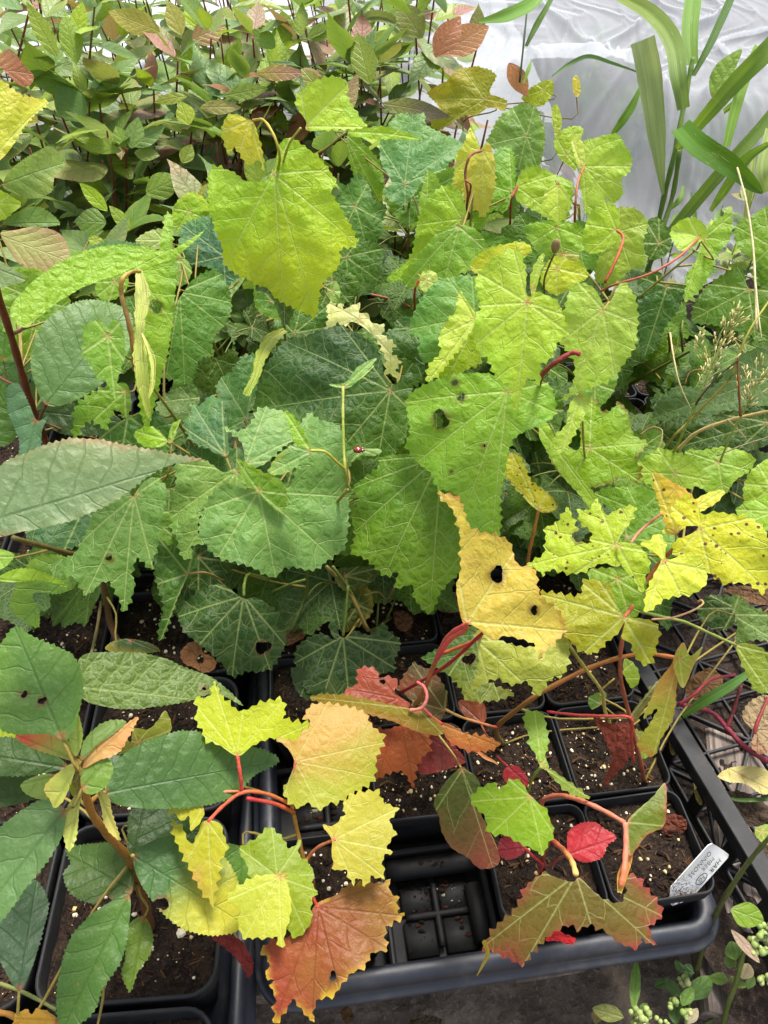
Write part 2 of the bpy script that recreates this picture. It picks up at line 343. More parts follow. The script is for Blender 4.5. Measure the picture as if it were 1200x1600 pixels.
def leaf_mesh(kind, ol, veins, c1, c2=None, mode='edge', seed=0, holes=(), spot=0.0, ck=1.0, lod=1.0, fold=0.0, bend=1.0, red=None, tam=1.0, rel=1.0):
    """ol: closed outline (m) in the leaf's plane round the petiole joint (0,0), third value = lift; veins: points of the main veins."""
    K = dict(KIND[kind]); rr = np.random.default_rng(seed)
    for k_ in ('puck', 'bul', 'rip'): K[k_] = K[k_] * (rel if k_ != 'rip' else max(rel, .7))
    o = catmull([(p[0], p[1]) for p in ol], 6, True)
    if (np.cross(o, np.roll(o, -1, 0))).sum() < 0: o = o[::-1]
    cl = np.concatenate([o, o[:1]]); L = np.concatenate([[0], np.cumsum(np.linalg.norm(np.diff(cl, axis=0), axis=1))])
    Rm = np.linalg.norm(o, axis=1).max()
    n = int(np.clip(L[-1] / (K['tl'] / 4 / lod), 24, 460)); n -= n % 4
    u = np.linspace(0, L[-1], n, endpoint=False); q = np.stack([np.interp(u, L, cl[:, k]) for k in range(2)], 1)
    tg = np.roll(q, -1, 0) - np.roll(q, 1, 0); nm = np.stack([tg[:, 1], -tg[:, 0]], 1); nm /= np.linalg.norm(nm, axis=1)[:, None] + 1e-9
    base = q.copy(); r0 = np.linalg.norm(q, axis=1)
    am = np.clip((r0 / Rm - .14) / .25, 0, 1) * K['ta'] * tam * min(1, Rm / .06)
    if kind != 'd': tooth = np.tile([0, .35, 1, .55], n // 4) * np.repeat(rr.uniform(.35, 1.3, n // 4), 4)
    else: tooth = rr.uniform(-.5, .5, n)
    q = q + nm * (am * (tooth - .35))[:, None]
    sp = float(np.clip(Rm / 22, .0016, .0042)) / lod
    pts = [Vector(p) for p in q]; edges = [(i, (i + 1) % n) for i in range(n)]
    hp = []
    for hx, hy, hr in holes:
        m = 14; a = np.arange(m) / m * 6.283; ph_ = rr.uniform(0, 6, 3)
        rad = hr * (1 + .22 * np.sin(2 * a + ph_[0]) + .14 * np.sin(3 * a + ph_[1]) + rr.uniform(-.12, .12, m)); k0 = len(pts)
        pg = [(hx + rad[i] * math.cos(a[i]), hy + rad[i] * math.sin(a[i])) for i in range(m)]; hp.append(np.array(pg))
        pts += [Vector(p) for p in pg]; edges += [(k0 + i, k0 + (i + 1) % m) for i in range(m)]
    def inside(P_, poly):
        x, y = P_[:, 0], P_[:, 1]; c = np.zeros(len(P_), bool); a = poly; b = np.roll(poly, -1, 0)
        for (x1, y1), (x2, y2) in zip(a, b):
            k = ((y1 > y) != (y2 > y)); c ^= k & (x < (x2 - x1) * (y - y1) / (y2 - y1 + 1e-15) + x1)
        return c
    lo, hi = q.min(0), q.max(0); gx, gy = np.meshgrid(np.arange(lo[0], hi[0], sp), np.arange(lo[1], hi[1], sp * .87))
    gx = gx + (np.arange(gx.shape[0]) % 2)[:, None] * sp / 2; G = np.stack([gx.ravel(), gy.ravel()], 1) + rr.uniform(-.12, .12, (gx.size, 2)) * sp
    G = G[inside(G, q)]
    if len(G):
        dm = np.full(len(G), 9.0)
        bp = q if not hp else np.concatenate([q] + hp)
        for k in range(0, len(G), 800): dm[k:k + 800] = np.sqrt(((G[k:k + 800, None] - bp[None]) ** 2).sum(-1)).min(1)
        G = G[dm > sp * .45]; pts += [Vector(p) for p in G]
    pts.append(Vector((0, 0)))
    res = geometry.delaunay_2d_cdt(pts, edges, [], 1, 1e-7)
    V2 = np.array([tuple(v) for v in res[0]]); Tt = np.array([f for f in res[2] if len(f) == 3], int).reshape(-1, 3)
    cen = V2[Tt].mean(1)
    for pg in hp: Tt = Tt[~inside(cen, pg)]; cen = V2[Tt].mean(1)
    ar = np.cross(V2[Tt[:, 1]] - V2[Tt[:, 0]], V2[Tt[:, 2]] - V2[Tt[:, 0]]); Tt[ar < 0] = Tt[ar < 0][:, ::-1]
    X, Y = V2[:, 0], V2[:, 1]; R = np.hypot(X, Y); A = np.arctan2(Y, X)
    ba = np.arctan2(base[:, 1], base[:, 0]); bi = ((ba + np.pi) / (2 * np.pi) * 72).astype(int) % 72; Rb = np.zeros(72)
    np.maximum.at(Rb, bi, r0)
    for _ in range(4): Rb = np.where(Rb == 0, np.maximum(np.roll(Rb, 1), np.roll(Rb, -1)), Rb)
    aa = (A + np.pi) / (2 * np.pi) * 72 - .5; FR = np.clip(R / (np.interp(aa % 72, np.arange(73), np.concatenate([Rb, Rb[:1]])) + 1e-6), 0, 1)
    vd = np.array(veins, float)[:, :2]; vd /= np.linalg.norm(vd, axis=1)[:, None]; va = np.arctan2(vd[:, 1], vd[:, 0])
    def sector(an): return np.abs((an[:, None] - va[None] + np.pi) % (2 * np.pi) - np.pi).argmin(1)
    secv = sector(A); ts = sector(np.arctan2(cen[:, 1], cen[:, 0]))
    sx, sy = vd[secv, 0], vd[secv, 1]; s = (X * sx + Y * sy) / .1; t = (sx * Y - sy * X) / .1; at = np.abs(t)
    c = (s - K['sl'] * at + K['cv'] * at * at) * K['fq'] + K['off'] * (t > 0)
    rn = R / Rm; ph = rr.uniform(0, 6.28, 6); sc_ = min(1.4, Rm / .07)
    # relief: bulging between the veins, wavy margin, droop, fold along the midrib
    Z = K['puck'] * (-np.cos(2 * np.pi * c)) * np.clip(at / .06, 0, 1) * np.clip(1.2 - rn, 0, 1) * min(1, Rm / .07)
    Z += K['bul'] * sc_ * (1 - np.exp(-(at / .16) ** 2)) * np.clip(rn * 2, 0, 1)
    Z += K['rip'] * sc_ * rn ** 2 * (np.sin(3 * A + ph[0]) + .7 * np.sin(5 * A + ph[1]) + .35 * np.sin(8 * A + ph[2]))
    Z += K['rip'] * .35 * sc_ * rn * np.sin(X * 95 + ph[3]) * np.sin(Y * 85 + ph[4])
    Z -= bend * K['droop'] * R * R * 1.6
    m0 = vd[0]; Z += fold * np.abs(m0[0] * Y - m0[1] * X)
    # leaf colour, scaled by ck
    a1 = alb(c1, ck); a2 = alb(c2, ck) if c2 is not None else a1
    nz = .5 + .25 * np.sin(X * 70 + ph[0]) * np.sin(Y * 60 + ph[5]) + .25 * np.sin(X * 31 + Y * 44 + ph[1]) + .14 * np.sin(X * 190 + ph[2] + 2 * np.sin(Y * 90)) * np.sin(Y * 170 + ph[4])
    dmid = (m0[0] * Y - m0[1] * X) / Rm; vn = np.clip(at / .10, .35, 1)
    if mode == 'edge': f = np.clip(FR ** 2.2 * (.5 + nz) - .15, 0, 1) * vn
    elif mode == 'tip': f = np.clip((X * m0[0] + Y * m0[1]) / Rm * 1.5 - .45 + (nz - .5) * .9, 0, 1)
    elif mode == 'base': f = np.clip(1 - (X * m0[0] + Y * m0[1]) / Rm * 1.6 + (nz - .5) * .9, 0, 1)
    elif mode == 'side': f = np.clip(.5 + dmid * 1.7 + (nz - .5) * 1.0, 0, 1)
    else: f = np.clip((nz - .35) * 1.6, 0, 1) * vn
    if c2 is None: f = f * 0
    col = a1[None] * (1 - f[:, None]) + a2[None] * f[:, None]
    col = col * (1 + .16 * (nz - .5))[:, None]
    if red is not None:
        g_ = (np.clip((FR - .90) / .10, 0, 1) * np.clip(nz * 1.3, 0, 1))[:, None]; col = col * (1 - g_) + alb(red)[None] * g_
    if kind in 'go':   # reddish petiole joint
        g_ = np.clip(1 - R / .004, 0, 1)[:, None] * .7; col = col * (1 - g_) + alb((205, 110, 100))[None] * g_
    for hx, hy, hr in holes:
        d = np.hypot(X - hx, Y - hy) / hr; g_ = np.clip((1.40 - d) / .35, 0, 1)[:, None] * .8; col = col * (1 - g_) + alb((120, 80, 45))[None] * g_
    d = vd[np.repeat(ts, 3)]; x, y = X[Tt].ravel(), Y[Tt].ravel(); shift = rr.uniform(-5, 5, 2)
    a = np.stack([(x * d[:, 0] + y * d[:, 1]) / .1, (d[:, 0] * y - d[:, 1] * x) / .1], 1); b = np.stack([x, y], 1) / .1
    return mesh_np('leaf', np.stack([X, Y, Z], 1), np.zeros((0, 4), int), Tt, col=np.clip(col, 0, .85), smooth=True,
                   uvs={'vein': a, 'flat': b + shift}, attrs={'spot': np.full(len(X), spot)})

def strap_mesh(pts, widths, nrm, c1, c2, seed=0, jag=0.0, crease=.15, twist=0.0):
    """long blade along 3D points; widths in m; nrm = facing direction"""
    p = catmull(pts, 8); n = len(p); w_ = np.interp(np.linspace(0, 1, n), np.linspace(0, 1, len(widths)), widths)
    tan = np.gradient(p, axis=0); tan /= np.linalg.norm(tan, axis=1)[:, None]
    side = np.cross(tan, np.array(nrm)[None]); side /= np.linalg.norm(side, axis=1)[:, None] + 1e-9
    up = np.cross(side, tan); rr = np.random.default_rng(seed)
    if twist:
        a_ = np.linspace(0, twist, n)[:, None]; side = side * np.cos(a_) + up * np.sin(a_); up = np.cross(side, tan)
    m = 9; k = np.linspace(-1, 1, m); jl = rr.uniform(1 - jag, 1, n); jr = rr.uniform(1 - jag, 1, n)
    ws = np.where(k[None] < 0, jl[:, None], jr[:, None]) * w_[:, None] / 2
    off = -crease * w_[:, None] * (1 - np.abs(k[None])) + .02 * w_[:, None] * np.sin(np.arange(n) * .7)[:, None]
    V = p[:, None] + side[:, None] * (k[None] * ws)[..., None] + up[:, None] * off[..., None]
    i = np.arange(n - 1)[:, None] * m; j = np.arange(m - 1)[None]
    Q = np.stack([i + j, i + j + 1, i + m + j + 1, i + m + j], -1).reshape(-1, 4)
    L = np.concatenate([[0], np.cumsum(np.linalg.norm(np.diff(p, axis=0), axis=1))])
    uu = np.stack([np.repeat(L, m) / .1, (k[None] * w_[:, None] / 2).ravel() / .1], 1)
    f = np.repeat(np.linspace(0, 1, n), m)[:, None]; stripe = (1 + .10 * np.sin(np.tile(k, n) * 17))[:, None]
    col = (alb(c1)[None] * (1 - f) + alb(c2)[None] * f) * stripe
    return mesh_np('blade', V.reshape(-1, 3), Q, None, col=col, uvs={'vein': uu[Q].reshape(-1, 2), 'flat': (uu * np.array([.25, 3]))[Q].reshape(-1, 2) + rr.uniform(-4, 4, 2)}, attrs={'spot': np.zeros(n * m)})
# ------------------------------------------------------------------ ground, planks, ground cover
def fbm(x, y, s, o=4): return noise.fractal(Vector((x * s, y * s, 3.1)), .9, 2.0, o)
def grid_mesh(name, x0, x1, y0, y1, nx, ny, fz, uvs=.1, tr=None):
    xs = np.linspace(x0, x1, nx); ys = np.linspace(y0, y1, ny)
    V = np.array([[x, y, fz(x, y)] for y in ys for x in xs])
    i = np.arange(ny - 1)[:, None] * nx; j = np.arange(nx - 1)[None]
    Q = np.stack([i + j, i + j + 1, i + nx + j + 1, i + nx + j], -1).reshape(-1, 4)
    uv = V[:, :2][Q.reshape(-1)] / uvs
    return mesh_np(name, V, Q, None, uvs={'flat': uv})
def z_ground(x, y): return -.235 + .012 * fbm(x, y, 9) + .004 * fbm(x, y, 60)
me = grid_mesh('ground', -.9, 1.1, -.25, 1.0, 190, 120, z_ground)
tag(link('ground', me, M_GROUND), kind='structure')
me = grid_mesh('far_ground', -40, 40, -30, 60, 60, 60, lambda x, y: -.27)
tag(link('field', me, M_GROUND), kind='structure')
me = grid_mesh('ground_cover', -2.4, .5, 1.02, 4.6, 90, 100, lambda x, y: -.085 + .014 * fbm(x, y, 5) + .02 * max(0, y - 1.8) + .006 * fbm(x, y, 22))
tag(link('ground_cover_sheet', me, M_SHEET, None, T((0, 0, 0))), kind='structure')

def box_arrays(sx, sy, sz, bev=.003, seed=0):
    """box with chamfered long edges"""
    a, b, c = sx / 2, sy / 2, sz / 2; e = bev
    prof = [(-a + e, -c), (a - e, -c), (a, -c + e), (a, c - e), (a - e, c), (-a + e, c), (-a, c - e), (-a, -c + e)]
    V = [(x, y, z) for y in (-b, b) for x, z in prof]
    Q = [(i, (i + 1) % 8, 8 + (i + 1) % 8, 8 + i) for i in range(8)]
    Tt = [(0, i + 1, i) for i in range(1, 7)] + [(8, 8 + i, 9 + i) for i in range(1, 7)]
    return np.array(V, float), np.array(Q), np.array(Tt)
def box(name, mat, parent, M, sx, sy, sz, bev=.003):
    V, Q, Tt = box_arrays(sx, sy, sz, bev); me = mesh_np(name, V, Q, Tt, smooth=False)
    return link(name, me, mat, parent, M)

pal = empty('pallet', (0, .5, -.16), 'weathered wooden pallet of grey boards under the trays of pots', 'pallet')
def board(p, rz, sx, sy, sz=.022): return box('plank', M_WOOD, pal, T(p) @ Matrix.Rotation(rz, 4, 'Z'), sx, sy, sz)
q = P(870, 1562, -14.0); rz = math.radians(8)
def endboard(qx, qy, h, wd, ln, thick=.05, r=8):
    q = P(qx, qy, h); r = math.radians(r); d = Vector((-math.sin(r), math.cos(r), 0))
    board(q + d * (ln / 2) - Vector((0, 0, thick / 2)), r, wd, ln, thick)
endboard(868, 1512, -11.5, .070, .9, .035, 8)
endboard(1195, 1462, -11.5, .075, .22, .03, -12)
endboard(1178, 1592, -12.5, .085, .11, .03, -9)
endboard(1120, 1400, -13.5, .05, .9, .03, 14)
endboard(365, 1560, -10.5, .06, 1.0, .03, 6)
for k, yy in enumerate((.42, .62, .86)): box('plank', M_WOOD, pal, T((.05, yy, -.155)) @ Matrix.Rotation(math.radians(98), 4, 'Z'), .09, 1.1, .022)
for k in range(6): endboard(150 + 20 * k - 260, 1700, -13.5, .09, 1.0, .02, 6) if k == 0 else None

# ------------------------------------------------------------------ pots, soil, trays
def rrect(w_, d_, r, m=5):
    pts = []
    for cx, cy, a0 in ((w_ / 2 - r, d_ / 2 - r, 0), (-w_ / 2 + r, d_ / 2 - r, 90), (-w_ / 2 + r, -d_ / 2 + r, 180), (w_ / 2 - r, -d_ / 2 + r, 270)):
        for k in range(m + 1):
            a = math.radians(a0 + 90 * k / m); pts.append((cx + r * math.cos(a), cy + r * math.sin(a)))
    return np.array(pts)
def sweep(w_, d_, r, prof, m=5, cap=True):
    """rings of a rounded rectangle; prof: (outward offset, z)"""
    V = []; n = 4 * (m + 1)
    for off, z in prof:
        rr_ = max(.0005, r + off); q = rrect(w_ + 2 * off, d_ + 2 * off, rr_, m); V += [(x, y, z) for x, y in q]
    K = len(prof); i = np.arange(K - 1)[:, None] * n; j = np.arange(n)[None]; jn = (j + 1) % n
    Q = np.stack([i + j, i + n + j, i + n + jn, i + jn], -1).reshape(-1, 4); Tt = []
    if cap:
        V.append((0, 0, prof[-1][1])); c = len(V) - 1; b = (K - 1) * n
        Tt = [(c, b + (k + 1) % n, b + k) for k in range(n)]
    return np.array(V), Q, np.array(Tt, int).reshape(-1, 3)
def join(parts):
    Vs, Qs, Ts, o = [], [], [], 0
    for V, Q, Tt in parts:
        V = np.asarray(V, float).reshape(-1, 3); Vs.append(V)
        if len(Q): Qs.append(np.asarray(Q) + o)
        if Tt is not None and len(Tt): Ts.append(np.asarray(Tt) + o)
        o += len(V)
    return np.concatenate(Vs), (np.concatenate(Qs) if Qs else np.zeros((0, 4), int)), (np.concatenate(Ts) if Ts else np.zeros((0, 3), int))
def move(A, p=(0, 0, 0), M=None):
    V, Q, Tt = A; V = np.asarray(V, float)
    if M is not None: V = V @ np.array(M.to_3x3()).T
    return V + np.array(p), Q, Tt

def pot_mesh(s, hgt, r=.011, flare=.0017):
    prof = [(-.09 * s, -hgt), (-.015 * s, -.02), (0, -.018), (flare, -.016), (flare + .0006, -.003), (flare, -.0004), (flare - .0015, 0), (0, -.0006), (-.0008, -.003), (-.0012, -.016), (-.004, -.026), (-.09 * s, -hgt + .002)]
    V, Q, Tt = sweep(s - 2 * flare, s - 2 * flare, r, prof)
    return mesh_np('pot', V, Q, Tt)
def soil_mesh(s, seed, level=-.010, r=.010):
    n = 46; rr = random.Random(seed); ox, oy = rr.uniform(-9, 9), rr.uniform(-9, 9)
    def f(x, y):
        e = max(abs(x), abs(y)) / (s / 2)
        return level - .004 * e ** 6 + .0055 * fbm(x + ox, y + oy, 26, 3) + .0022 * noise.noise(Vector(((x + ox) * 210, (y + oy) * 210, 1))) + .0012 * noise.noise(Vector(((x + ox) * 480, (y + oy) * 480, 1)))
    V, Q = [], []
    xs = np.linspace(-1, 1, n)
    for y in xs:
        for x in xs:     # squircle mapping keeps the corners round
            k = 1 - .055 * (abs(x) * abs(y)) ** 3; X, Y = x * s / 2 * k, y * s / 2 * k
            V.append((X, Y, f(X, Y)))
    i = np.arange(n - 1)[:, None] * n; j = np.arange(n - 1)[None]
    Q = np.stack([i + j, i + j + 1, i + n + j + 1, i + n + j], -1).reshape(-1, 4)
    return mesh_np('soil', np.array(V), Q), f
ICO = None
def ico():
    global ICO
    if ICO is None:
        p = (1 + 5 ** .5) / 2; v = np.array([(-1, p, 0), (1, p, 0), (-1, -p, 0), (1, -p, 0), (0, -1, p), (0, 1, p), (0, -1, -p), (0, 1, -p), (p, 0, -1), (p, 0, 1), (-p, 0, -1), (-p, 0, 1)], float)
        v /= np.linalg.norm(v[0]); f = np.array([(0, 11, 5), (0, 5, 1), (0, 1, 7), (0, 7, 10), (0, 10, 11), (1, 5, 9), (5, 11, 4), (11, 10, 2), (10, 7, 6), (7, 1, 8), (3, 9, 4), (3, 4, 2), (3, 2, 6), (3, 6, 8), (3, 8, 9), (4, 9, 5), (2, 4, 11), (6, 2, 10), (8, 6, 7), (9, 8, 1)])
        ICO = (v, f)
    return ICO
def crumbs_mesh(s, f, seed, nper, nbark, big=1.0):
    """perlite grains and bark shreds lying on the soil"""
    rr = np.random.default_rng(seed); v, fc = ico(); parts = []; cols = []
    for k in range(nper):
        x, y = rr.uniform(-.46, .46, 2) * s; r = (.0005 + .0017 * rr.random() ** 3) * big * (1.8 if rr.random() < .05 else 1)
        V = v * rr.uniform(.7, 1.2, (12, 1)) * r * np.array([1, rr.uniform(.7, 1), rr.uniform(.6, .9)]) + (x, y, f(x, y) + r * .45)
        parts.append((V, [], fc)); c = rr.choice([0, 1, 2], p=[.6, .3, .1]); cols.append(np.repeat([alb([(225, 220, 208), (205, 190, 160), (230, 205, 150)][c], 1.3)], 12, 0))
    for k in range(nbark):
        x, y = rr.uniform(-.45, .45, 2) * s; l, w_ = rr.uniform(.002, .008), rr.uniform(.0003, .0013)
        V = v * rr.uniform(.6, 1.3, (12, 1)) * np.array([l, w_, w_ * .7]); R = Matrix.Rotation(rr.uniform(0, 3.14), 3, 'Z') @ Matrix.Rotation(rr.uniform(-.5, .5), 3, 'Y')
        V = V @ np.array(R).T + (x, y, f(x, y) + .0012); parts.append((V, [], fc))
        cols.append(np.repeat([alb([(66, 48, 36), (46, 34, 26), (104, 80, 58), (34, 25, 20)][rr.integers(4)])], 12, 0))
    V, Q, Tt = join(parts)
    return mesh_np('grains', V, Q, Tt, col=np.concatenate(cols), smooth=False)

PS = .0935
POTM = pot_mesh(PS, .082); SOILS = []
for k in range(4):
    m_, f_ = soil_mesh(PS - .0055, 20 + k); SOILS.append((m_, crumbs_mesh(PS - .012, f_, 30 + k, (45, 100, 70, 120)[k], 170)))
BPS = .146; BPOTM = pot_mesh(BPS, .11, .02, .0026); BSOILS = []
for k in range(2):
    m_, f_ = soil_mesh(BPS - .0075, 50 + k, -.014); BSOILS.append((m_, crumbs_mesh(BPS - .016, f_, 60 + k, 110, 420, 1.3)))
POTS = []
def pot(x, y, rz, label, group, k, big=False, z=0):
    root = empty('plant_pot', (x, y, z), label, 'plant pot', group, rz); M = WM[root.name]
    link('pot_wall', BPOTM if big else POTM, M_POT, root, M)
    s, c = (BSOILS[k % 2] if big else SOILS[k % 4]); R = Matrix.Rotation(math.pi / 2 * (k // 4 % 4), 4, 'Z')
    link('soil', s, M_SOIL, root, M @ R); g = link('grains', c, M_PERL, root, M @ R); g['kind'] = 'stuff'
    POTS.append(root); return root
YAW = math.radians(7.5); U = Vector((math.cos(YAW), math.sin(YAW), 0)); W_ = Vector((-math.sin(YAW), math.cos(YAW), 0))
ORG = Vector((.237, .277, 0))
def potpos(i, j): return ORG + U * ((i - 3) * .0955) + W_ * (j * .0975 + (.012 if j >= 4 else 0))
GRID = {}
POTLAB = {(3, 0): 'black square pot with the white plant label leaning in its corner', (2, 0): 'black square pot between the empty tray cell and the pot with the white label',
 (0, 0): 'black square pot under the orange leaf at the front left of the tray', (3, 1): 'black square pot against the rail behind the pot with the white label',
 (2, 1): 'black square pot under the lime leaf, second from the right in the second row', (1, 1): 'black square pot directly behind the empty tray cell'}
kk = 0
for j in range(0, 9):
    for i in range(-2, 9):
        if (i, j) in ((1, 0), (0, 1)): continue
        if j < 4 and i < 0 or j < 6 and i > 3: continue
        if j >= 4 and i < -3: continue
        p = potpos(i, j); kk += 1
        hid = j >= 2
        if not hid: lab, grp = POTLAB[(i, j)], 'square pots in the front tray'
        elif j < 5 and 0 <= i <= 3: lab, grp = 'black square pot of soil in the shade below the big vine leaves', 'square pots in shade under the vines'
        elif j <= 6: lab, grp = 'black square pot of soil hidden among the crowded vine stems', 'square pots deep among the vines'
        else: lab, grp = 'black square pot of soil at the back where the vines meet the dogwoods', 'square pots at the back of the vines'
        if hid:
            od = ['frontmost', 'second', 'third', 'fourth', 'fifth', 'sixth', 'seventh', 'eighth', 'ninth', 'tenth', 'eleventh']
            lab = f"black square pot {'in shade' if j < 5 else 'hidden among stems'}, {od[j]} row from the front, {od[i + 2].replace('frontmost', 'leftmost')} along it"
        GRID[(i, j)] = pot(p.x, p.y, YAW + random.uniform(-.03, .03), lab, grp, (kk + (i * 3) % 4) if j < 2 else 4 * kk)
# large pots on the left
LY = math.radians(4); LU = Vector((math.cos(LY), math.sin(LY), 0)); LW = Vector((-math.sin(LY), math.cos(LY), 0)); LO = Vector((-.212, .228, -.004))
BIG = {}
BL = {(0, 0): 'large black pot holding the shrub with the yellowing top leaves', (0, -1): 'large black pot cut off by the bottom left of the picture', (-1, 0): 'large black pot at the left edge beside the drooping dark leaf',
      (0, 1): 'large black pot of bare soil behind the shrub with yellowing top', (0, 2): 'large black pot under the chewed vine leaf on the left', (-1, 1): 'large black pot at the left edge under the big green leaf',
      (-1, 2): 'large black pot at the left edge holding the red stemmed shrub', (-1, -1): 'large black pot at the bottom left corner with a yellow leaf', (0, 4): 'large black pot furthest back on the left, under the lime leaf', (-1, 4): 'large black pot at the back left below the pinkish leaf', (-2, 4): 'large black pot at the far back left corner of the left rows', (-2, 3): 'large black pot cut by the left edge beside the red stem', (0, 3): 'large black pot under the round shrub leaf', (-1, 3): 'large black pot at the far left under the leaning leaves'}
for (i, j), lab in BL.items():
    p = LO + LU * (i * .152) + LW * (j * .152); BIG[(i, j)] = pot(p.x, p.y, LY, lab, 'large pots on the left', (i + 3 * j) % 7, True, p.z)

# front carry tray
def tray(name, label, i0, i1, j0, j1, empties):
    c = (potpos(i0, j0) + potpos(i1, j1)) / 2 + U * -.004 + W_ * -.002; w_ = (i1 - i0 + 1) * .0955 - .008; d_ = (j1 - j0 + 1) * .0975 + .008
    root = empty(name, (c.x, c.y, -.033), label, 'plant tray', None, YAW); M = WM[root.name]
    # rounded rim: a shelf round the pots, a soft step down, a flat lip
    prof = [(0, -.057), (0, -.008), (.0015, -.003), (.004, -.001), (.010, -.0015), (.014, -.0045), (.016, -.010), (.0168, -.016), (.021, -.0172), (.0228, -.0188), (.0228, -.021), (.0215, -.022), (.0155, -.021), (.0140, -.012), (.010, -.0045), (.004, -.0032), (-.001, -.010), (-.0015, -.0555)]
    V, Q, Tt = sweep(w_, d_, .014, prof, 7, cap=False); link('tray_rim', mesh_np('tray_rim', V, Q), M_TRAY, root, M)
    parts = []
    V, Q, Tt = box_arrays(w_ - .002, d_ - .002, .003, .0005); parts.append(move((V, Q, Tt), (0, 0, -.0575)))
    for i in range(i0, i1):
        x = (i - i0 + 1) * .0955 - w_ / 2 + .002
        A = box_arrays(.006, d_, .034, .002); parts.append(move(A, (x, 0, -.039)))
    for j in range(j0, j1):
        y = (j - j0 + 1) * .0975 - d_ / 2 + .002
        A = box_arrays(.006, w_, .034, .002); parts.append(move(A, (0, y, -.0392), Matrix.Rotation(math.pi / 2, 4, 'Z')))
    V, Q, Tt = join(parts); link('cell_divider', mesh_np('cell_divider', V, Q, Tt, smooth=False), M_POT, root, M)  # darker plastic than the rim: cavity shade put into the colour
    for (i, j) in empties:
        x = (i - i0 + .5) * .0955 - w_ / 2 + .002; y = (j - j0 + .5) * .0975 - d_ / 2 + .002; parts = []
        for sx in (-1, 1):      # raised floor pads leave the cross-shaped groove and its ribs
            for sy in (-1, 1):
                A = box_arrays(.030, .030, .006, .002); parts.append(move(A, (x + sx * .0185, y + sy * .0185 - .004, -.053)))
        for R, l in ((0, .060), (math.pi / 2, .056)):
            V, Q, Tt = tube_arrays(np.array([(-l / 2, 0, 0), (0, 0, 0), (l / 2, 0, 0)]), .0032, .0032, 10, 4, False)[:3]; parts.append(move((V, Q, Tt), (x, y - .004, -.048), Matrix.Rotation(R, 4, 'Z')))
        V, Q, Tt = tube_arrays(np.array([(-.044, 0, 0), (0, 0, 0), (.044, 0, 0)]), .010, .010, 14, 3, False)[:3]; parts.append(move((V, Q, Tt), (x, y + .036, -.036)))
        A = box_arrays(.016, .05, .022, .004); parts.append(move(A, (x + .038, y - .010, -.044)))
        V, Q, Tt = join(parts); link('cell_floor', mesh_np('cell_floor', V, Q, Tt), M_POT, root, M)  # same darker plastic, painting the recess in shade
        rr = np.random.default_rng(i + 5); vv, fc = ico(); parts = []; cols = []
        for k in range(150):
            px, py = x + rr.normal(0, .022), y + .01 + rr.normal(0, .022); r = .0005 + .0022 * rr.random() ** 3
            if abs(px - x) > .04 or abs(py - y) > .04: continue
            parts.append((vv * rr.uniform(.5, 1.3, (12, 1)) * r * np.array([1.5, 1, .5]) + (px, py, -.0485 + (.022 if py > y + .03 else 0)), [], fc)); cols.append(np.repeat([alb([(60, 42, 32), (80, 50, 36), (36, 28, 24), (180, 175, 165)][min(3, int(rr.random() * 3.15))])], 12, 0))
        V, Q, Tt = join(parts); o = link('soil_crumbs', mesh_np('soil_crumbs', V, Q, Tt, col=np.concatenate(cols), smooth=False), M_PERL, root, M); o['kind'] = 'stuff'
    return root
tray('carry_tray', 'black moulded plastic carry tray with one empty cell at the front', 0, 3, 0, 3, [(1, 0), (0, 1)])
tray('carry_tray', 'black carry tray in the shade behind the front tray under the vines', 0, 3, 4, 7, [])

lc = LO + LU * -.076 + LW * .005
lt_ = empty('carry_tray', (lc.x, lc.y, -.062), 'black plastic tray under the large pots at the bottom left', 'plant tray', None, LY)
V, Q, Tt = sweep(.300, .60, .02, [(0, -.04), (0, -.004), (.003, 0), (.010, 0), (.014, -.006), (.015, -.018), (.021, -.020), (.021, -.024), (.013, -.022), (.009, -.008), (.002, -.004), (-.002, -.038)], 6, True)
link('tray_rim', mesh_np('tray_rim', V, Q, Tt), M_TRAY, lt_, WM[lt_.name])
# open-mesh crate on the right
CY = math.radians(15.4); cu = Vector((math.cos(CY), math.sin(CY), 0)); cw = Vector((-math.sin(CY), math.cos(CY), 0))
crp = Vector((.3105, .3635, 0)) + cu * .235 + cw * .04
cr = empty('mesh_crate', (crp.x, crp.y, -.03), 'black open mesh nursery crate holding dead leaves beside the pots', 'crate', None, CY); M = WM[cr.name]
cwid, cdep = .45, .56
V, Q, Tt = sweep(cwid, cdep, .016, [(-.009, -.006), (-.009, .002), (-.0082, .003), (.0082, .003), (.009, .002), (.009, -.014), (.006, -.014), (.006, -.006)], 5, False)
link('rail', mesh_np('rail', V, Q, smooth=False), M_CRATE, cr, M)
def bar(a, b, wd, ht):
    a, b = Vector(a), Vector(b); d = b - a; A = box_arrays(wd, d.length, ht, .0006)
    return move(A, (a + b) / 2, Matrix.Rotation(math.atan2(-d.x, d.y), 4, 'Z'))
parts = []
pitch = .0708; nx, ny = 8, 10
for a in range(nx + 1): x = -cwid / 2 + a * cwid / nx; parts.append(bar((x, -cdep / 2, -.075), (x, cdep / 2, -.075), .0030, .006))
for b in range(ny + 1): y = -cdep / 2 + b * cdep / ny; parts.append(bar((-cwid / 2, y, -.075), (cwid / 2, y, -.075), .0030, .005))
for a in range(nx):
    for b in range(ny):
        x0, x1 = -cwid / 2 + a * cwid / nx, -cwid / 2 + (a + 1) * cwid / nx; y0, y1 = -cdep / 2 + b * cdep / ny, -cdep / 2 + (b + 1) * cdep / ny
        d = (a + b) % 2
        parts.append(bar((x0, y0 if d else y1, -.0755), (x1, y1 if d else y0, -.0755), .0034, .007))
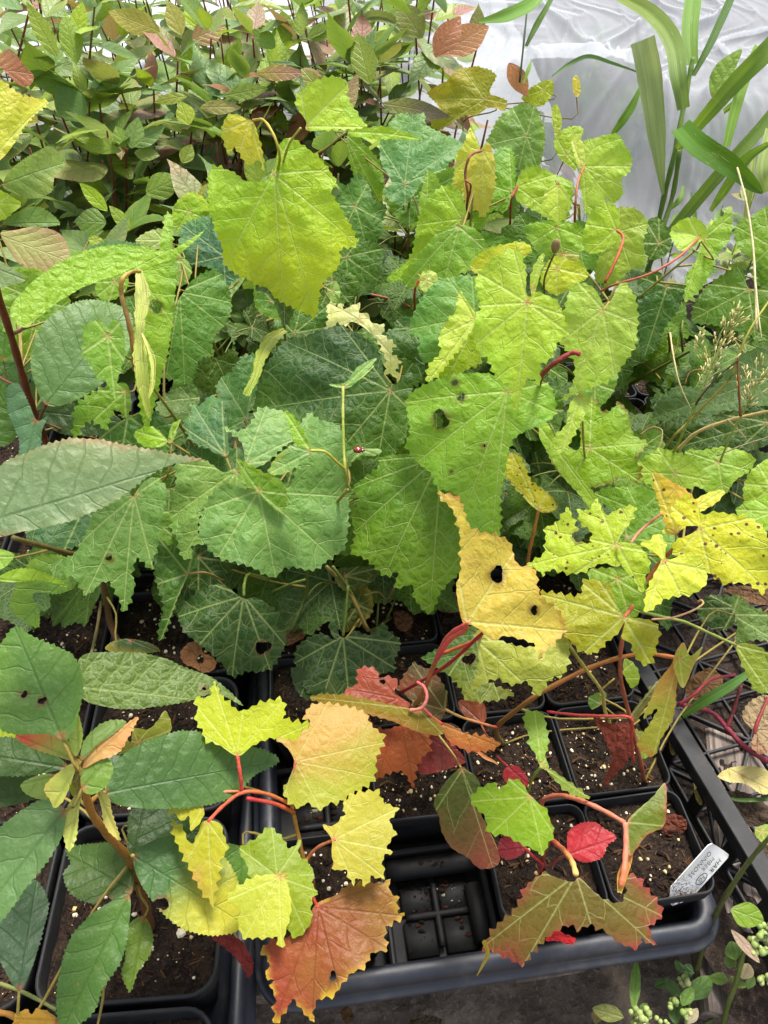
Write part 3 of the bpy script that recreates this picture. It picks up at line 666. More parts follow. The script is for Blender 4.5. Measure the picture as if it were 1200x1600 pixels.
V, Q, Tt = join(parts); o = link('mesh_floor', mesh_np('mesh_floor', V, Q, Tt, smooth=False), M_CRATE, cr, M); o['kind'] = 'stuff'
for sgn in (-1, 1):      # pierced side walls: uprights and diagonals
    parts = []
    x = sgn * (cwid / 2 - .001)
    for b in range(ny + 1):
        y = -cdep / 2 + b * cdep / ny; A = box_arrays(.003, .016, .075, .0008); parts.append(move(A, (x, y, -.038)))
        if b < ny:
            A = box_arrays(.0026, math.hypot(.07, .07), .004, .0008); parts.append(move(A, (x, y + .035, -.040), Matrix.Rotation(math.radians(45 if b % 2 else -45), 4, 'X')))
    A = box_arrays(.003, cdep, .012, .0008); parts.append(move(A, (x, 0, -.07)))
    V, Q, Tt = join(parts); link('side_wall', mesh_np('side_wall', V, Q, Tt, smooth=False), M_CRATE, cr, M)
# debris and earth seen through the mesh
me = grid_mesh('debris_bed', -.28, .28, -.32, .32, 110, 120, lambda x, y: -.085 + .008 * fbm(x, y, 16) + .004 * noise.noise(Vector((x * 130, y * 130, 0))))
tag(link('leaf_mould', me, soil_material('leaf_mould_soil', (38, 30, 26), (72, 60, 52), (104, 86, 72), .5), None, M @ T((0, 0, 0))), kind='structure')

# ------------------------------------------------------------------ plant label stuck in the front right pot
a3, b3 = P(1053, 1402, -.9), P(1116, 1332, 2.4)
ax = (b3 - a3); LN = ax.length; axn = ax.normalized()
side = (P(1146, 1330, 2.2) - P(1088, 1342, 2.6)); side = (side - axn * side.dot(axn)); WD = side.length * 1.0; side.normalize(); nn = axn.cross(side); 
if nn.dot(CAM - a3) < 0: nn = -nn
Mt = Matrix((( -axn.x, side.x, 0, b3.x), (-axn.y, side.y, 0, b3.y), (-axn.z, side.z, 0, b3.z), (0, 0, 0, 1)))
zc_ = Vector((-axn.x, -axn.y, -axn.z)).cross(side); Mt[0][2], Mt[1][2], Mt[2][2] = zc_.x, zc_.y, zc_.z
lt = empty('plant_label', b3, 'white plastic plant label with black handwriting leaning at the front right corner', 'plant label'); 
hw = WD / 2 * 1.02; L0 = LN * 1.12
ol = np.array([(-.006, -hw * .85), (-.004, -hw), (L0 * .75, -hw), (L0, -.003), (L0, .003), (L0 * .75, hw), (-.004, hw), (-.006, hw * .85)])
mm = 14; xs = np.linspace(-.006, L0, 24); V = []
for z_ in (.0004, -.0004):
    for x in xs:
        hwx = np.interp(x, [-.006, -.004, L0 * .78, L0], [hw * .85, hw, hw, .003])
        for k in np.linspace(-1, 1, mm): V.append((x, hwx * k, z_ + .0018 * k * k - .010 * (x / L0) ** 2 * 0))
i = np.arange(23)[:, None] * mm; j = np.arange(mm - 1)[None]; Qf = np.stack([i + j, i + mm + j, i + mm + j + 1, i + j + 1], -1).reshape(-1, 4)
o1 = len(xs) * mm; Qs = [Qf, Qf[:, ::-1] + o1]
for r0 in range(23):
    for c_ in (0, mm - 1):
        a_ = r0 * mm + c_; b_ = a_ + mm; Qs.append(np.array([[a_, b_, b_ + o1, a_ + o1]]))
me = mesh_np('label_sheet', np.array(V), np.concatenate(Qs), smooth=False); link('label_sheet', me, M_TAG, lt, Mt)
def ink(body, x, y, size, rz=0, shear=.25):
    cu_ = bpy.data.curves.new('writing', 'FONT'); cu_.body = body; cu_.size = size; cu_.extrude = .00012; cu_.shear = shear; cu_.offset = -.00012
    cu_.align_x = 'LEFT'; cu_.align_y = 'CENTER'
    o = bpy.data.objects.new('writing', cu_); COL.objects.link(o); dg = bpy.context.evaluated_depsgraph_get(); me = bpy.data.meshes.new_from_object(o.evaluated_get(dg)); bpy.data.objects.remove(o)
    a = me.color_attributes.new('Col', 'FLOAT_COLOR', 'POINT'); a.data.foreach_set('color', np.tile([.01, .01, .012, 1], len(me.vertices)).astype(np.float32)); me.materials.clear()
    link('writing', me, M_INK, lt, Mt @ T((x, y, .0022)) @ Matrix.Rotation(rz, 4, 'Z'))
FLIP = side.dot(Vector((1, 0, 0))) > 0
sg = 1 if zc_.dot(CAM - b3) > 0 else -1
ink('HAR', .001, hw * .60, .0072, .05); ink('MBER', .003, hw * .08, .0062, -.05); ink('FG', .021, hw * .50, .0062); ink('OINNO55', .000, -hw * .48, .0066, .04)
V, Q, Tt = tube_arrays(catmull([(.0065 * math.cos(a), .0042 * math.sin(a), 0) for a in np.linspace(0, 6, 9)], 3), .0003, .0003, 5, 2, False)[:3]
me = mesh_np('writing', V, Q, Tt, col=np.tile([.01, .01, .012], (len(V), 1))); link('writing', me, M_INK, lt, Mt @ T((.0255, hw * .52, .0022)))
# ------------------------------------------------------------------ plants: stems first, then every leaf drawn where it hangs
PL = {}      # key -> dict(root, path (list of 3D points), mat)
def plant(key, name, cat, label, base, path, r0, r1, c0, c1, group=None, sides=8):
    root = empty(name, base, label, cat, group); pts = [Vector(base)] + [P(*p) if not isinstance(p, Vector) else p for p in path]
    st = tube('stem', pts, r0, r1, c0, c1, M_STEM, root, sides, 6)
    PL[key] = dict(root=root, pts=[Vector(v) for v in catmull(pts, 8)] if len(pts) > 2 else [pts[0].lerp(pts[1], k / 8) for k in range(9)])
    return root
USED = {}
def near_pot(p, jmin=0):
    best = None
    for (i, j), r in GRID.items():
        if (i, j) in USED or j < jmin: continue
        d = (Vector((r.location.x, r.location.y)) - Vector((p.x, p.y))).length + (i * 0)
        if best is None or d < best[0]: best = (d, (i, j))
    USED[best[1]] = 1; q = GRID[best[1]].location
    return Vector((q.x + random.uniform(-.012, .012), q.y + random.uniform(-.012, .012), -.012))
VG = 'grape vines crowded in their pots'
VINES = [  # key, stem top (x, y, height), label, first pot row allowed
 ('a', 434, 262, 41.5, 'tall vine whose large sunlit lime leaf stands highest, upper left of the vines', 4),
 ('b', 640, 295, 29, 'vine with a broad blue-green leaf behind the big lime leaf', 4),
 ('c', 740, 300, 34, 'vine with folded yellowish leaves on arching red stalks', 4),
 ('d', 905, 320, 33, 'vine with a pale lime leaf standing upright against the white netting', 4),
 ('e', 850, 545, 33, 'vine with two big pale lime leaves and a thick red stalk', 4),
 ('f', 965, 440, 31, 'vine with a rounded crinkled pale green leaf on an orange stalk', 4),
 ('g', 560, 410, 25, 'vine with small dark green leaves under the big lime leaf', 4),
 ('h', 615, 605, 24, 'vine with the widest dark blue-green leaf and its curled cream edge', 4),
 ('i', 300, 455, 27, 'vine with a drooping dull green leaf right of the curled lime leaf', 4),
 ('j', 207, 560, 31, 'vine with a tall lime leaf curled into a pale tube on a hooked tan stalk', 4),
 ('k', 790, 640, 27, 'vine with a large green leaf pierced by round holes at the centre', 4),
 ('l', 543, 765, 26, 'thin upright vine shoot carrying a ladybird beside tiny leaves', 4),
 ('m', 404, 790, 21, 'vine with a broad grey-green leaf shaded by its folded lobe', 4),
 ('n', 700, 730, 21, 'vine with a large plain mid-green leaf pointing down at the centre', 3),
 ('o', 920, 740, 21, 'vine with torn lime leaf and browned margin right of centre', 4),
 ('p', 1095, 735, 18, 'vine with pale wrinkled leaves below the seeding grass', 4),
 ('q', 1170, 460, 26, 'vine with dark toothed leaf behind the dry straw on the right', 5),
 ('r', 1085, 392, 31, 'vine with drooping lime leaves on a long pink stalk at the right', 6),
 ('s', 725, 165, 28, 'vine with an olive yellow leaf at the back among the dogwoods', 7),
 ('t', 372, 640, 19, 'vine with two toothed blue-green leaves left of the widest leaf', 4),
 ('u', 215, 790, 18, 'vine with a chewed matt green leaf hanging over bare soil on the left', 4),
]
for key, x, y, h, lab, jm in VINES:
    top = P(x, y, h); b = near_pot(top, jm) if top.x > -.30 else Vector((top.x, top.y - .02, -.012))
    mid = b.lerp(top, .5) + Vector((random.uniform(-.02, .02), random.uniform(-.01, .02), 0))
    plant(key, 'grape_vine', 'vine', lab, b, [mid, top], .0022, .0013, (120, 125, 60), (150, 150, 75), VG)
# the front vines: their canes are in plain view
def pb(i, j, dx=0, dy=0): USED[(i, j)] = 1; q = GRID[(i, j)].location; return Vector((q.x + dx, q.y + dy, -.012))
plant('F1', 'grape_vine', 'vine', 'small vine with yellow and orange leaves over the empty tray cell', P(490, 1394, -1.2), [(487, 1372, 5), (475, 1345, 8), (463, 1290, 10.5), (455, 1255, 12)], .0022, .0014, (150, 110, 60), (190, 150, 70), VG)
plant('F2', 'grape_vine', 'vine', 'vine with pink stalks and red and orange leaves in the middle of the front tray', pb(1, 1, .02, .03), [(640, 1120, 6), (660, 1085, 11), (682, 1030, 17), (700, 995, 21), (728, 975, 24)], .0026, .0018, (150, 140, 60), (215, 90, 100), VG)
plant('F3', 'grape_vine', 'vine', 'vine with a long red and brown cane under the spotted yellow leaves', P(1007, 1222, -1.2), [(1001, 1190, 3.5), (984, 1120, 8), (970, 1060, 13), (972, 1000, 17), (990, 945, 20.5), (1035, 875, 24), (1093, 830, 27.5)], .0021, .0016, (158, 86, 70), (190, 118, 90), VG)
plant('F4', 'grape_vine', 'vine', 'vine with an olive and maroon leaf hanging over the front rim', P(852, 1356, -1.2), [(848, 1335, 3), (862, 1300, 7), (846, 1256, 11), (870, 1243, 13), (905, 1250, 14.5), (942, 1266, 15), (977, 1286, 15)], .0022, .0016, (150, 60, 60), (225, 140, 120), VG)
plant('F5', 'grape_vine', 'vine', 'vine with a green cane crossing between the yellow-pink leaf and the soil', pb(2, 1, -.01, .02), [(775, 1140, 3), (800, 1115, 7), (850, 1080, 11), (930, 1040, 14), (1000, 1022, 16), (1060, 1028, 17)], .0026, .0017, (120, 105, 60), (200, 130, 70), VG)
plant('F6', 'grape_vine', 'vine', 'vine with a deeply shaded dark green leaf at the edge of the bare soil', pb(0, 3, 0, 0), [(455, 990, 5), (478, 930, 8), (480, 880, 14)], .0022, .0016, (95, 110, 55), (110, 130, 60), VG)
plant('F7', 'grape_vine', 'vine', 'vine with a puckered dark leaf low over the pots in the centre', pb(1, 3, 0, 0), [(575, 985, 4), (553, 935, 9), (520, 885, 14)], .0022, .0016, (120, 110, 60), (110, 125, 60), VG)
SG = 'serrate leaved shrubs in the large pots'
plant('A', 'potted_shrub', 'shrub', 'shrub with a speckled red-brown stem and big serrate leaves at the left edge', BIG[(-1, 2)].location + Vector((.06, .05, -.01)), [(78, 705, 12), (58, 658, 18), (42, 610, 23), (22, 540, 30), (-5, 455, 38), (-30, 380, 44)], .0045, .003, (120, 70, 45), (135, 70, 50), SG)
plant('B', 'potted_shrub', 'shrub', 'shrub with a golden brown stem topped by small yellow and pink leaves', P(236, 1450, -1.2), [(226, 1410, 4), (212, 1368, 9), (200, 1340, 13), (165, 1300, 18), (140, 1262, 22), (124, 1188, 27)], .0040, .0022, (110, 70, 45), (175, 130, 50), SG)
plant('C', 'potted_shrub', 'shrub', 'shrub with a thin brown stem rising from bare soil on the left', BIG[(0, 1)].location + Vector((-.02, .05, -.01)), [(178, 990, 3), (165, 930, 8), (150, 880, 14), (90, 860, 20), (20, 840, 25)], .0040, .0020, (110, 75, 55), (120, 110, 60), SG)

STROKES = [  # plant, path (x, y, height), radius mm, colours
 ('a', [(395,188,46),(412,188,46.5),(428,212,46),(437,243,44.5),(434,266,42)], 1.3, (215,185,80),(170,180,40)),
 ('a', [(470,200,46.5),(452,225,45),(440,262,42)], 1.1, (200,190,110),(170,180,60)),
 ('c', [(752,236,38),(735,243,38.5),(727,270,37),(731,305,35),(728,330,32)], 1.5, (165,90,70),(140,80,50)),
 ('c', [(727,282,36.5),(735,288,36.5),(734,302,35),(728,325,32.5)], 1.2, (175,90,70),(150,80,60)),
 ('d', [(912,262,36),(903,285,36),(899,320,34.5),(898,350,32)], 1.4, (190,120,90),(170,100,70)),
 ('d', [(808,292,35),(799,312,34.5),(797,350,31)], 1.3, (175,70,50),(150,70,50)),
 ('f', [(964,360,35.5),(974,372,35.5),(963,405,34.5),(945,442,33)], 1.5, (215,120,60),(170,85,50)),
 ('f', [(1092,372,35.2),(1060,402,35),(1015,428,34),(960,445,32.5),(938,455,31)], 1.2, (205,110,100),(190,120,90)),
 ('e', [(906,553,36),(892,552,35.8),(866,568,35),(846,588,33),(842,610,30)], 2.1, (178,62,84),(140,70,56)),
 ('e', [(824,473,40),(826,478,38),(836,540,34),(845,600,30)], 1.3, (205,100,100),(180,150,80)),
 ('g', [(655,437,32),(648,455,31),(648,485,28)], 1.4, (185,80,50),(150,90,60)),
 ('j', [(218,424,38.5),(205,424,39.5),(191,437,40),(190,462,39),(198,492,38),(207,535,36),(210,580,34)], 2.0, (215,185,110),(150,105,40)),
 ('l', [(536,604,32),(536,655,30.5),(537,700,29),(540,738,28),(544,768,25)], 1.3, (190,200,110),(150,165,50)),
 ('l', [(485,704,30.5),(508,706,30.5),(524,720,29.5),(539,733,28.2)], 1.2, (205,205,90),(165,170,50)),
 ('l', [(541,604,32),(565,590,31),(584,572,31)], .6, (180,200,120),(170,190,90)),
 ('u', [(285,680,24),(262,692,23),(240,690,22)], 1, (120,150,60),(110,140,60)),
 ('t', [(404,767,25),(390,745,24.5),(380,735,23)], 1.0, (170,180,110),(150,160,90)),
 ('F1', [(371,1180,17.2),(375,1208,16.5),(378,1236,15)], 1.5, (225,90,80),(215,80,80)),
 ('F1', [(325,1284,14.2),(350,1258,14.7),(380,1238,15),(415,1240,14),(456,1257,12.2)], 1.5, (225,110,90),(190,120,60)),
 ('F1', [(318,1256,15.2),(340,1239,15.2),(378,1236,15)], 1.1, (225,160,130),(220,130,100)),
 ('F1', [(385,1247,14.5),(430,1256,13),(460,1270,11.5)], 1.7, (200,50,70),(190,110,60)),
 ('F1', [(524,1311,14),(495,1325,12.5),(478,1345,11),(460,1360,11.5),(440,1371,12.8)], 1.3, (205,120,90),(215,150,100)),
 ('F1', [(497,1418,11),(489,1402,9.5),(487,1385,7)], 1.4, (190,75,65),(170,80,60)),
 ('F1', [(462,1188,14),(458,1215,13.5),(456,1250,12)], 1.2, (200,120,90),(190,140,70)),
 ('F2', [(760,984,24.5),(740,1002,22),(700,1038,17),(655,1066,12.5),(626,1082,9)], 1.6, (190,55,75),(150,35,60)),
 ('F2', [(652,1066,13),(663,1074,14),(667,1090,14),(659,1106,13.5),(640,1110,12.9)], 1.5, (235,120,140),(235,150,150)),
 ('F2', [(661,1106,13.5),(675,1120,12.6),(690,1131,12)], 1.3, (235,110,130),(215,90,90)),
 ('F2', [(730,972,28),(726,985,26),(705,998,24),(690,1018,21),(683,1030,18)], 1.8, (235,110,100),(215,80,110)),
 ('F2', [(752,992,23),(745,1000,21),(715,1012,19),(685,1024,17.5)], 1.5, (210,100,80),(200,110,70)),
 ('F2', [(695,1108,9),(722,1121,8),(762,1133,6),(778,1137,4)], 1.3, (215,190,120),(190,60,80)),
 ('F2', [(750,1128,5.5),(758,1145,4.5),(768,1160,1)], 1.0, (200,120,110),(180,110,90)),
 ('F3', [(976,964,24.5),(988,948,22.5)], 1.6, (190,110,80),(185,110,85)),
 ('F3', [(1038,878,29),(1034,888,27),(1012,916,22)], 1.6, (185,115,80),(185,110,85)),
 ('F3', [(1018,968,21),(1050,965,21.5),(1080,955,22),(1098,944,22),(1096,938,22),(1091,940,21.6)], .8, (235,190,170),(235,190,160)),
 ('F3', [(1150,1008,12),(1110,990,14),(1070,972,16),(1035,964,18),(1000,955,19)], 1.5, (150,170,90),(150,165,85)),
 ('F3', [(1055,788,26),(1030,805,25.5),(1000,830,25),(985,850,24.8)], 1.2, (190,110,100),(200,150,130)),
 ('F4', [(977,1285,16),(978,1320,15.5),(975,1360,15),(970,1385,14.4)], 2.0, (235,150,140),(235,140,100)),
 ('F4', [(900,1366,14.6),(893,1345,13),(880,1328,10),(862,1312,6)], 2.2, (240,200,130),(215,80,90)),
 ('F4', [(888,1335,8.5),(872,1342,6),(862,1352,2)], 1.1, (190,110,110),(170,70,70)),
 ('F4', [(820,1325,5),(835,1340,4),(848,1352,1.5),(840,1365,-1)], 1.3, (200,50,70),(190,60,70)),
 ('F5', [(846,1198,16.2),(834,1212,14.5),(826,1235,11),(824,1250,8)], 1.2, (150,180,80),(130,140,60)),
 ('F5', [(855,1112,12),(900,1117,13),(950,1119,14),(985,1122,14.5),(987,1150,12),(990,1190,7)], 1.3, (190,60,80),(205,90,70)),
 ('F5', [(890,1010,19),(915,1045,16),(940,1080,13),(945,1110,9),(953,1130,5)], 1.6, (150,150,60),(215,205,130)),
 ('F5', [(793,1197,6),(785,1190,5),(776,1182,2)], 1.1, (200,60,80),(170,70,70)),
 ('F6', [(381,931,13.2),(382,912,14),(390,897,13),(420,905,10)], 1.5, (170,190,100),(130,145,70)),
 ('F6', [(294,897,15),(322,895,15),(350,908,12)], 1.2, (150,130,80),(140,125,70)),
 ('F6', [(480,905,11),(455,912,10.5),(425,925,9)], 1.4, (120,140,60),(110,130,60)),
 ('F7', [(536,994,8.5),(540,960,10),(544,915,12)], 1.5, (120,145,60),(110,130,55)),
 ('F7', [(510,885,14),(545,925,10),(575,985,6)], 2.0, (130,125,70),(170,150,95)),
 ('F7', [(570,930,8),(590,925,7),(605,935,5),(620,910,9)], 1.2, (140,150,80),(170,140,110)),
 ('o', [(842,795,22),(833,835,19),(825,875,15),(823,910,10)], 1.7, (205,150,80),(170,120,60)),
 ('A', [(20,522,31.5),(32,516,34),(48,503,37)], 1.6, (120,80,55),(150,110,70)),
 ('A', [(72,632,28.5),(66,645,24),(60,658,19)], 1.5, (130,70,60),(130,70,60)),
 ('A', [(45,606,22.5),(20,600,21),(0,590,20)], 1.4, (150,85,75),(150,90,80)),
 ('A', [(58,657,18),(100,672,14),(150,685,11)], 1.3, (170,110,90),(160,120,80)),
 ('B', [(165,1238,18),(150,1245,19.5),(139,1257,21.5)], 1.6, (150,150,80),(170,120,60)),
 ('B', [(208,1337,14),(203,1338,13)], 1.5, (150,150,80),(150,110,60)),
 ('B', [(200,1402,10.8),(206,1392,9.5),(214,1380,8)], 1.4, (170,180,110),(140,120,60)),
 ('C', [(125,1073,20),(135,1050,18),(150,990,12),(158,940,9)], 1.5, (110,120,70),(110,90,60)),
 ('C', [(165,935,7),(178,990,2),(180,1010,-1)], 3, (105,70,55),(95,65,50)),
]
def O(s): return [tuple(float(v) for v in q.split(',')) for q in s.split()]
LEAFN = 0
HEROES = []
PLIST = None
def nearest_plant(Bp, keys=None):
    best = None
    for k, d in PL.items():
        if keys and k not in keys: continue
        for v in d['pts']:
            dd = (v - Bp).length + max(0, v.z - Bp.z + .0) * 1.5
            if best is None or dd < best[0]: best = (dd, k, v)
    return best
VKEYS = [v[0] for v in VINES]
def hides_a_leaf(p, size, k=1.0, gap=.02):
    """would a leaf of this size at p stand in front of one of the placed leaves?"""
    d = Vector(p) - CAM; z = d.dot(FWD); x, y = 600 + F * d.dot(RGT) / z, 800 - F * d.dot(UPV) / z; r = size * F / z
    return any(math.hypot(x - hx, y - hy) < (hr + r) * k and z < hz + gap for hx, hy, hz, hr in HEROES)
def hero(kind, B, h, outline, c1, c2=None, key=None, veins=None, n=(0, 0, 0), mat=None, label=None, pet=None, **kw):
    """a leaf whose petiole joint is at B and whose margin follows the outline, in a plane of its own in space"""
    global LEAFN; LEAFN += 1; sd_ = LEAFN * 13; rr = random.Random(sd_)
    Bp = P(B[0], B[1], h); dc = (CAM - Bp).normalized()
    nv = (dc * .85 + Vector((0, 0, .38)) + Vector((rr.uniform(-.16, .16), rr.uniform(-.12, .12), 0)) + Vector(n)).normalized()
    if nv.dot(dc) < .45: nv = (nv + dc * .6).normalized()
    ol = O(outline) if isinstance(outline, str) else outline
    def onp(x, y):
        r = ray(x, y); tt = (Bp - CAM).dot(nv) / r.dot(nv); return CAM + r * tt
    W3 = [onp(q[0], q[1]) for q in ol]
    vs = O(veins) if veins else None
    xs_ = [q[0] for q in ol]; ys_ = [q[1] for q in ol]; HEROES.append((sum(xs_) / len(xs_), sum(ys_) / len(ys_), (sum(W3, Vector()) / len(W3) - CAM).dot(FWD), .5 * max(max(xs_) - min(xs_), max(ys_) - min(ys_))))
    far = max(range(len(W3)), key=lambda i: (W3[i] - Bp).length)
    tip = onp(*vs[0]) if vs else W3[far]
    ya = (tip - Bp).normalized(); xa = ya.cross(nv).normalized(); za = xa.cross(ya)
    if za.dot(nv) < 0: za = -za; xa = -xa
    loc = [((w3 - Bp).dot(xa), (w3 - Bp).dot(ya), (q[2] / 100 if len(q) > 2 else 0)) for w3, q in zip(W3, ol)]
    if vs is None:
        if kind in 'oud': V_ = [(0, 1)]
        else:
            R = np.array([math.hypot(*l[:2]) for l in loc]); A = np.array([math.atan2(l[0], l[1]) for l in loc]); V_ = [(0, 1)]
            for a0 in (-2.1, -.95, .95, 2.1):
                w_ = R * np.exp(-((A - a0) / .45) ** 2)
                i = int(w_.argmax())
                if abs(A[i] - a0) < .6 and R[i] > .3 * R.max(): V_.append(loc[i][:2])
    else: V_ = [((onp(*v) - Bp).dot(xa), (onp(*v) - Bp).dot(ya)) for v in vs]
    hl = []
    for hx, hy, hr in kw.pop('holes', ()):
        w3 = onp(hx, hy); hl.append(((w3 - Bp).dot(xa), (w3 - Bp).dot(ya), (onp(hx + hr, hy) - w3).length))
    kw.setdefault('ck', (1.25 if B[1] < 900 else .84) if kind in 'gd' else .95 if kind == 'o' else 1.0)  # light put into the colour: upper leaves lighter, front ones darker
    if kind == 'g' and rr.random() < .45: kw.setdefault('spot', rr.uniform(.15, .35))
    soft = kind == 'g' and B[1] > 1020
    if soft: kw.setdefault('rel', .4); kw.setdefault('tam', 1.15)
    me = leaf_mesh(kind, loc, V_, c1, c2, seed=sd_, holes=hl, **kw)
    if key is None:
        _, key, _a = nearest_plant(Bp, VKEYS if kind in 'g' and B[1] < 900 else None)
    root = PL[key]['root']
    Mx = Matrix(((xa.x, ya.x, za.x, Bp.x), (xa.y, ya.y, za.y, Bp.y), (xa.z, ya.z, za.z, Bp.z), (0, 0, 0, 1)))
    o = link('leaf', me, mat or (M_AUTUMN if kind == 'g' and c1[0] > c1[1] * 1.12 else M_SOFT if soft else KIND[kind]['mat']), root, Mx)
    if label: o['label'] = label
    if pet is not False and not any(s_[0] == key and min(math.hypot(s_[1][0][0] - B[0], s_[1][0][1] - B[1]), math.hypot(s_[1][-1][0] - B[0], s_[1][-1][1] - B[1])) < 18 for s_ in STROKES):
        dd, _, att = nearest_plant(Bp, [key])
        if (att - Bp).length > .006:
            a = Bp - nv * .001; d_ = (att - a); c_ = a - ya * min(.02, d_.length * .3) - Vector((0, 0, min(.02, d_.length * .2)))
            lr = min(1.0, .09 / max(.01, d_.length)) if False else 1.0
            tube('petiole', [a, c_, a.lerp(att, .62) - Vector((0, 0, d_.length * .06)), att], .0009, .0012, kw.get('pc', (165, 150, 80)), (150, 140, 70), M_STEM, o, 5, 3)
    return o

def strap(pts, widths_px, c1, c2, key=None, root=None, nr=None, label=None, name='leaf', mat=None, **kw):
    p3 = [P(*q) for q in pts]; zc = (sum(p3, Vector()) / len(p3) - CAM).dot(FWD)
    w_ = [x / F * zc * .82 for x in widths_px]; m_ = p3[len(p3) // 2]; dc = (CAM - m_).normalized()
    nv = nr or (dc + Vector((0, 0, .3))).normalized()
    me = strap_mesh([list(q - p3[0]) for q in p3], w_, list(nv), c1, c2, seed=int(pts[0][0]), **kw)
    o = link(name, me, mat or M_BLADE, root or PL[key]['root'], T(p3[0]))
    if label: o['label'] = label
    return o
# ------------------------------------------------------------------ the leaves of the vines
H = hero
H('g',(428,272),42,'426,264 415,282 385,283 360,265 328,258 325,300 330,340 345,385 350,410 400,440 440,465 490,485 500,445 530,410 532,385 558,375 540,335 518,300 527,285 505,250 475,228 452,214 436,226 431,255',(186,208,20),(150,190,30),'a',veins='490,485 556,375 350,408 327,260 452,216 520,262 440,463',mode='base',label='large sunlit lime leaf held highest')
H('g',(478,198),47,'478,190 462,165 470,145 490,130 525,122 545,130 543,150 560,180 570,202 520,205 480,204',(180,210,65),(150,190,50),'a',fold=.25)
H('g',(540,206),45,'545,203 570,200 600,196 657,208 600,216 570,216 548,212',(160,200,45),None,'a',tam=.5)
H('g',(390,188),46,'388,186 366,178 352,184 347,205 356,240 368,230 388,258 405,250 414,268 410,235 398,195',(196,194,55),(170,180,50),'a',veins='414,266 350,205 372,245')
H('g',(633,287),32,'620,178 645,175 663,172 667,190 690,200 728,212 715,235 690,265 670,272 650,300 633,320 610,315 598,300 612,285 595,255 593,220 600,205',(98,152,98),(120,165,90),'b',veins='645,176 726,212 594,222 633,318 690,262',n=(0,0,.3))
H('g',(640,312),27,'640,300 690,265 720,270 700,310 655,340 640,355 618,340 600,308 620,300',(95,140,60),(130,175,60),'b')
H('g',(668,335),30,'655,330 660,290 668,265 682,275 690,300 684,330 676,345',(140,180,60),None,'b',fold=.3)
H('g',(555,322),30,'520,275 540,290 560,270 575,285 585,315 605,322 598,345 598,365 575,385 558,370 530,375 525,350 515,320 530,300',(88,138,52),(70,115,50),'g')
H('g',(537,207),34,'545,203 575,230 595,255 600,290 592,312 575,290 560,285 545,250',(128,168,38),(105,150,40),'b',veins='592,310 598,262 562,285')
H('g',(541,401),27,'535,372 560,372 597,385 598,410 590,440 575,460 560,455 548,478 530,465 512,470 505,430 512,400',(82,128,40),(65,105,40),'g',veins='548,478 590,436 510,440 596,388 512,402 560,373')
H('g',(520,440),25,'512,400 540,420 560,445 545,470 500,480 470,465 480,430',(80,120,35),(110,150,40),'g')
H('g',(757,155),31,'668,138 700,125 715,108 745,103 775,118 765,145 790,155 788,172 765,168 745,180 725,180 690,197 672,190 685,165',(155,158,28),(175,160,40),'s',veins='670,150 725,107 690,196 788,160',mode='noise')
H('g',(823,212),30,'775,190 800,165 835,165 850,200 850,230 840,262 810,262 795,240 760,225 770,200',(112,152,78),(130,165,80),'s')
H('g',(752,235),37,'735,195 745,215 750,236 742,262 725,300 708,290 715,240 725,225',(192,200,75),None,'c',veins='725,298 735,197 712,262')
H('g',(754,236),37.6,'752,232 762,222 770,235 775,265 772,300 758,335 745,325 735,330 725,300 730,260',(196,196,80),(215,195,110),'c',veins='757,333 773,268 733,326',fold=-.3)
H('g',(800,300),33,'770,240 795,225 806,260 803,300 790,330 768,330 745,360 740,330 770,290',(125,175,45),(95,150,50),'c')
H('g',(722,342),33,'690,290 715,297 727,320 725,355 690,360 660,400 640,432 598,430 640,395 650,350 665,318',(162,200,45),(140,185,50),'c',veins='600,430 692,292 650,350 726,322')
H('g',(717,354),35,'700,356 720,350 745,360 765,385 770,400 750,415 715,430 690,445 650,445 625,425 660,390 680,365',(122,168,55),(145,185,60),'c',veins='692,444 640,430 768,396 680,366',bend=1.6)
H('g',(730,380),29,'740,360 790,370 830,380 840,400 800,420 760,430 735,420 750,395',(100,150,40),(85,130,40),'c')
H('g',(808,292),35,'815,268 840,260 868,270 895,285 892,320 880,345 855,340 835,330 812,318 804,300',(160,192,40),(140,180,50),'d')
H('g',(872,290),37,'865,290 850,308 848,335 860,338 872,347 885,335 893,320 885,298 878,290',(190,212,90),(170,200,70),'d',fold=.4,label='small pale folded leaf')
H('g',(912,260),36,'908,225 935,213 965,210 975,225 988,245 985,265 972,280 975,300 960,315 950,310 935,320 915,335 910,310 905,280',(172,202,78),(150,190,60),'d',veins='985,258 935,214 960,314 916,332 972,290',label='pale lime leaf upright against the netting')
H('g',(908,258),37,'893,215 905,213 913,230 914,256 905,262 898,245',(200,218,110),None,'d')
H('g',(885,242),33,'868,212 895,195 912,200 905,225 902,262 892,262 870,240',(155,185,35),None,'d')
H('g',(963,358),34,'915,350 925,330 945,315 962,322 968,345 968,370 945,392 920,395 910,375',(172,205,50),(150,190,50),'f')
H('g',(966,362),31,'962,325 1000,330 1012,350 1005,380 1010,412 985,420 965,440 930,445 935,400 955,370',(165,188,78),(150,180,70),'f',veins='985,418 1008,350 935,440 968,328')
H('g',(870,355),33,'820,355 850,345 880,345 910,355 925,375 900,400 880,392 850,400 830,380',(150,190,50),(120,170,60),'d')
H('g',(900,365),30,'900,345 930,355 955,385 950,410 915,420 880,400 885,375',(120,170,75),None,'f')
H('g',(942,484),37,'943,476 950,476 962,456 970,440 985,450 995,475 997,510 990,545 965,580 940,600 905,612 872,624 892,605 897,570 885,545 868,525 878,500 885,470 890,450 905,440 925,447 936,462',(170,200,92),(155,192,70),'e',veins='897,606 882,528 996,505 970,444 905,442 960,582',label='rounded crinkled pale leaf with curled tip',bend=1.5)
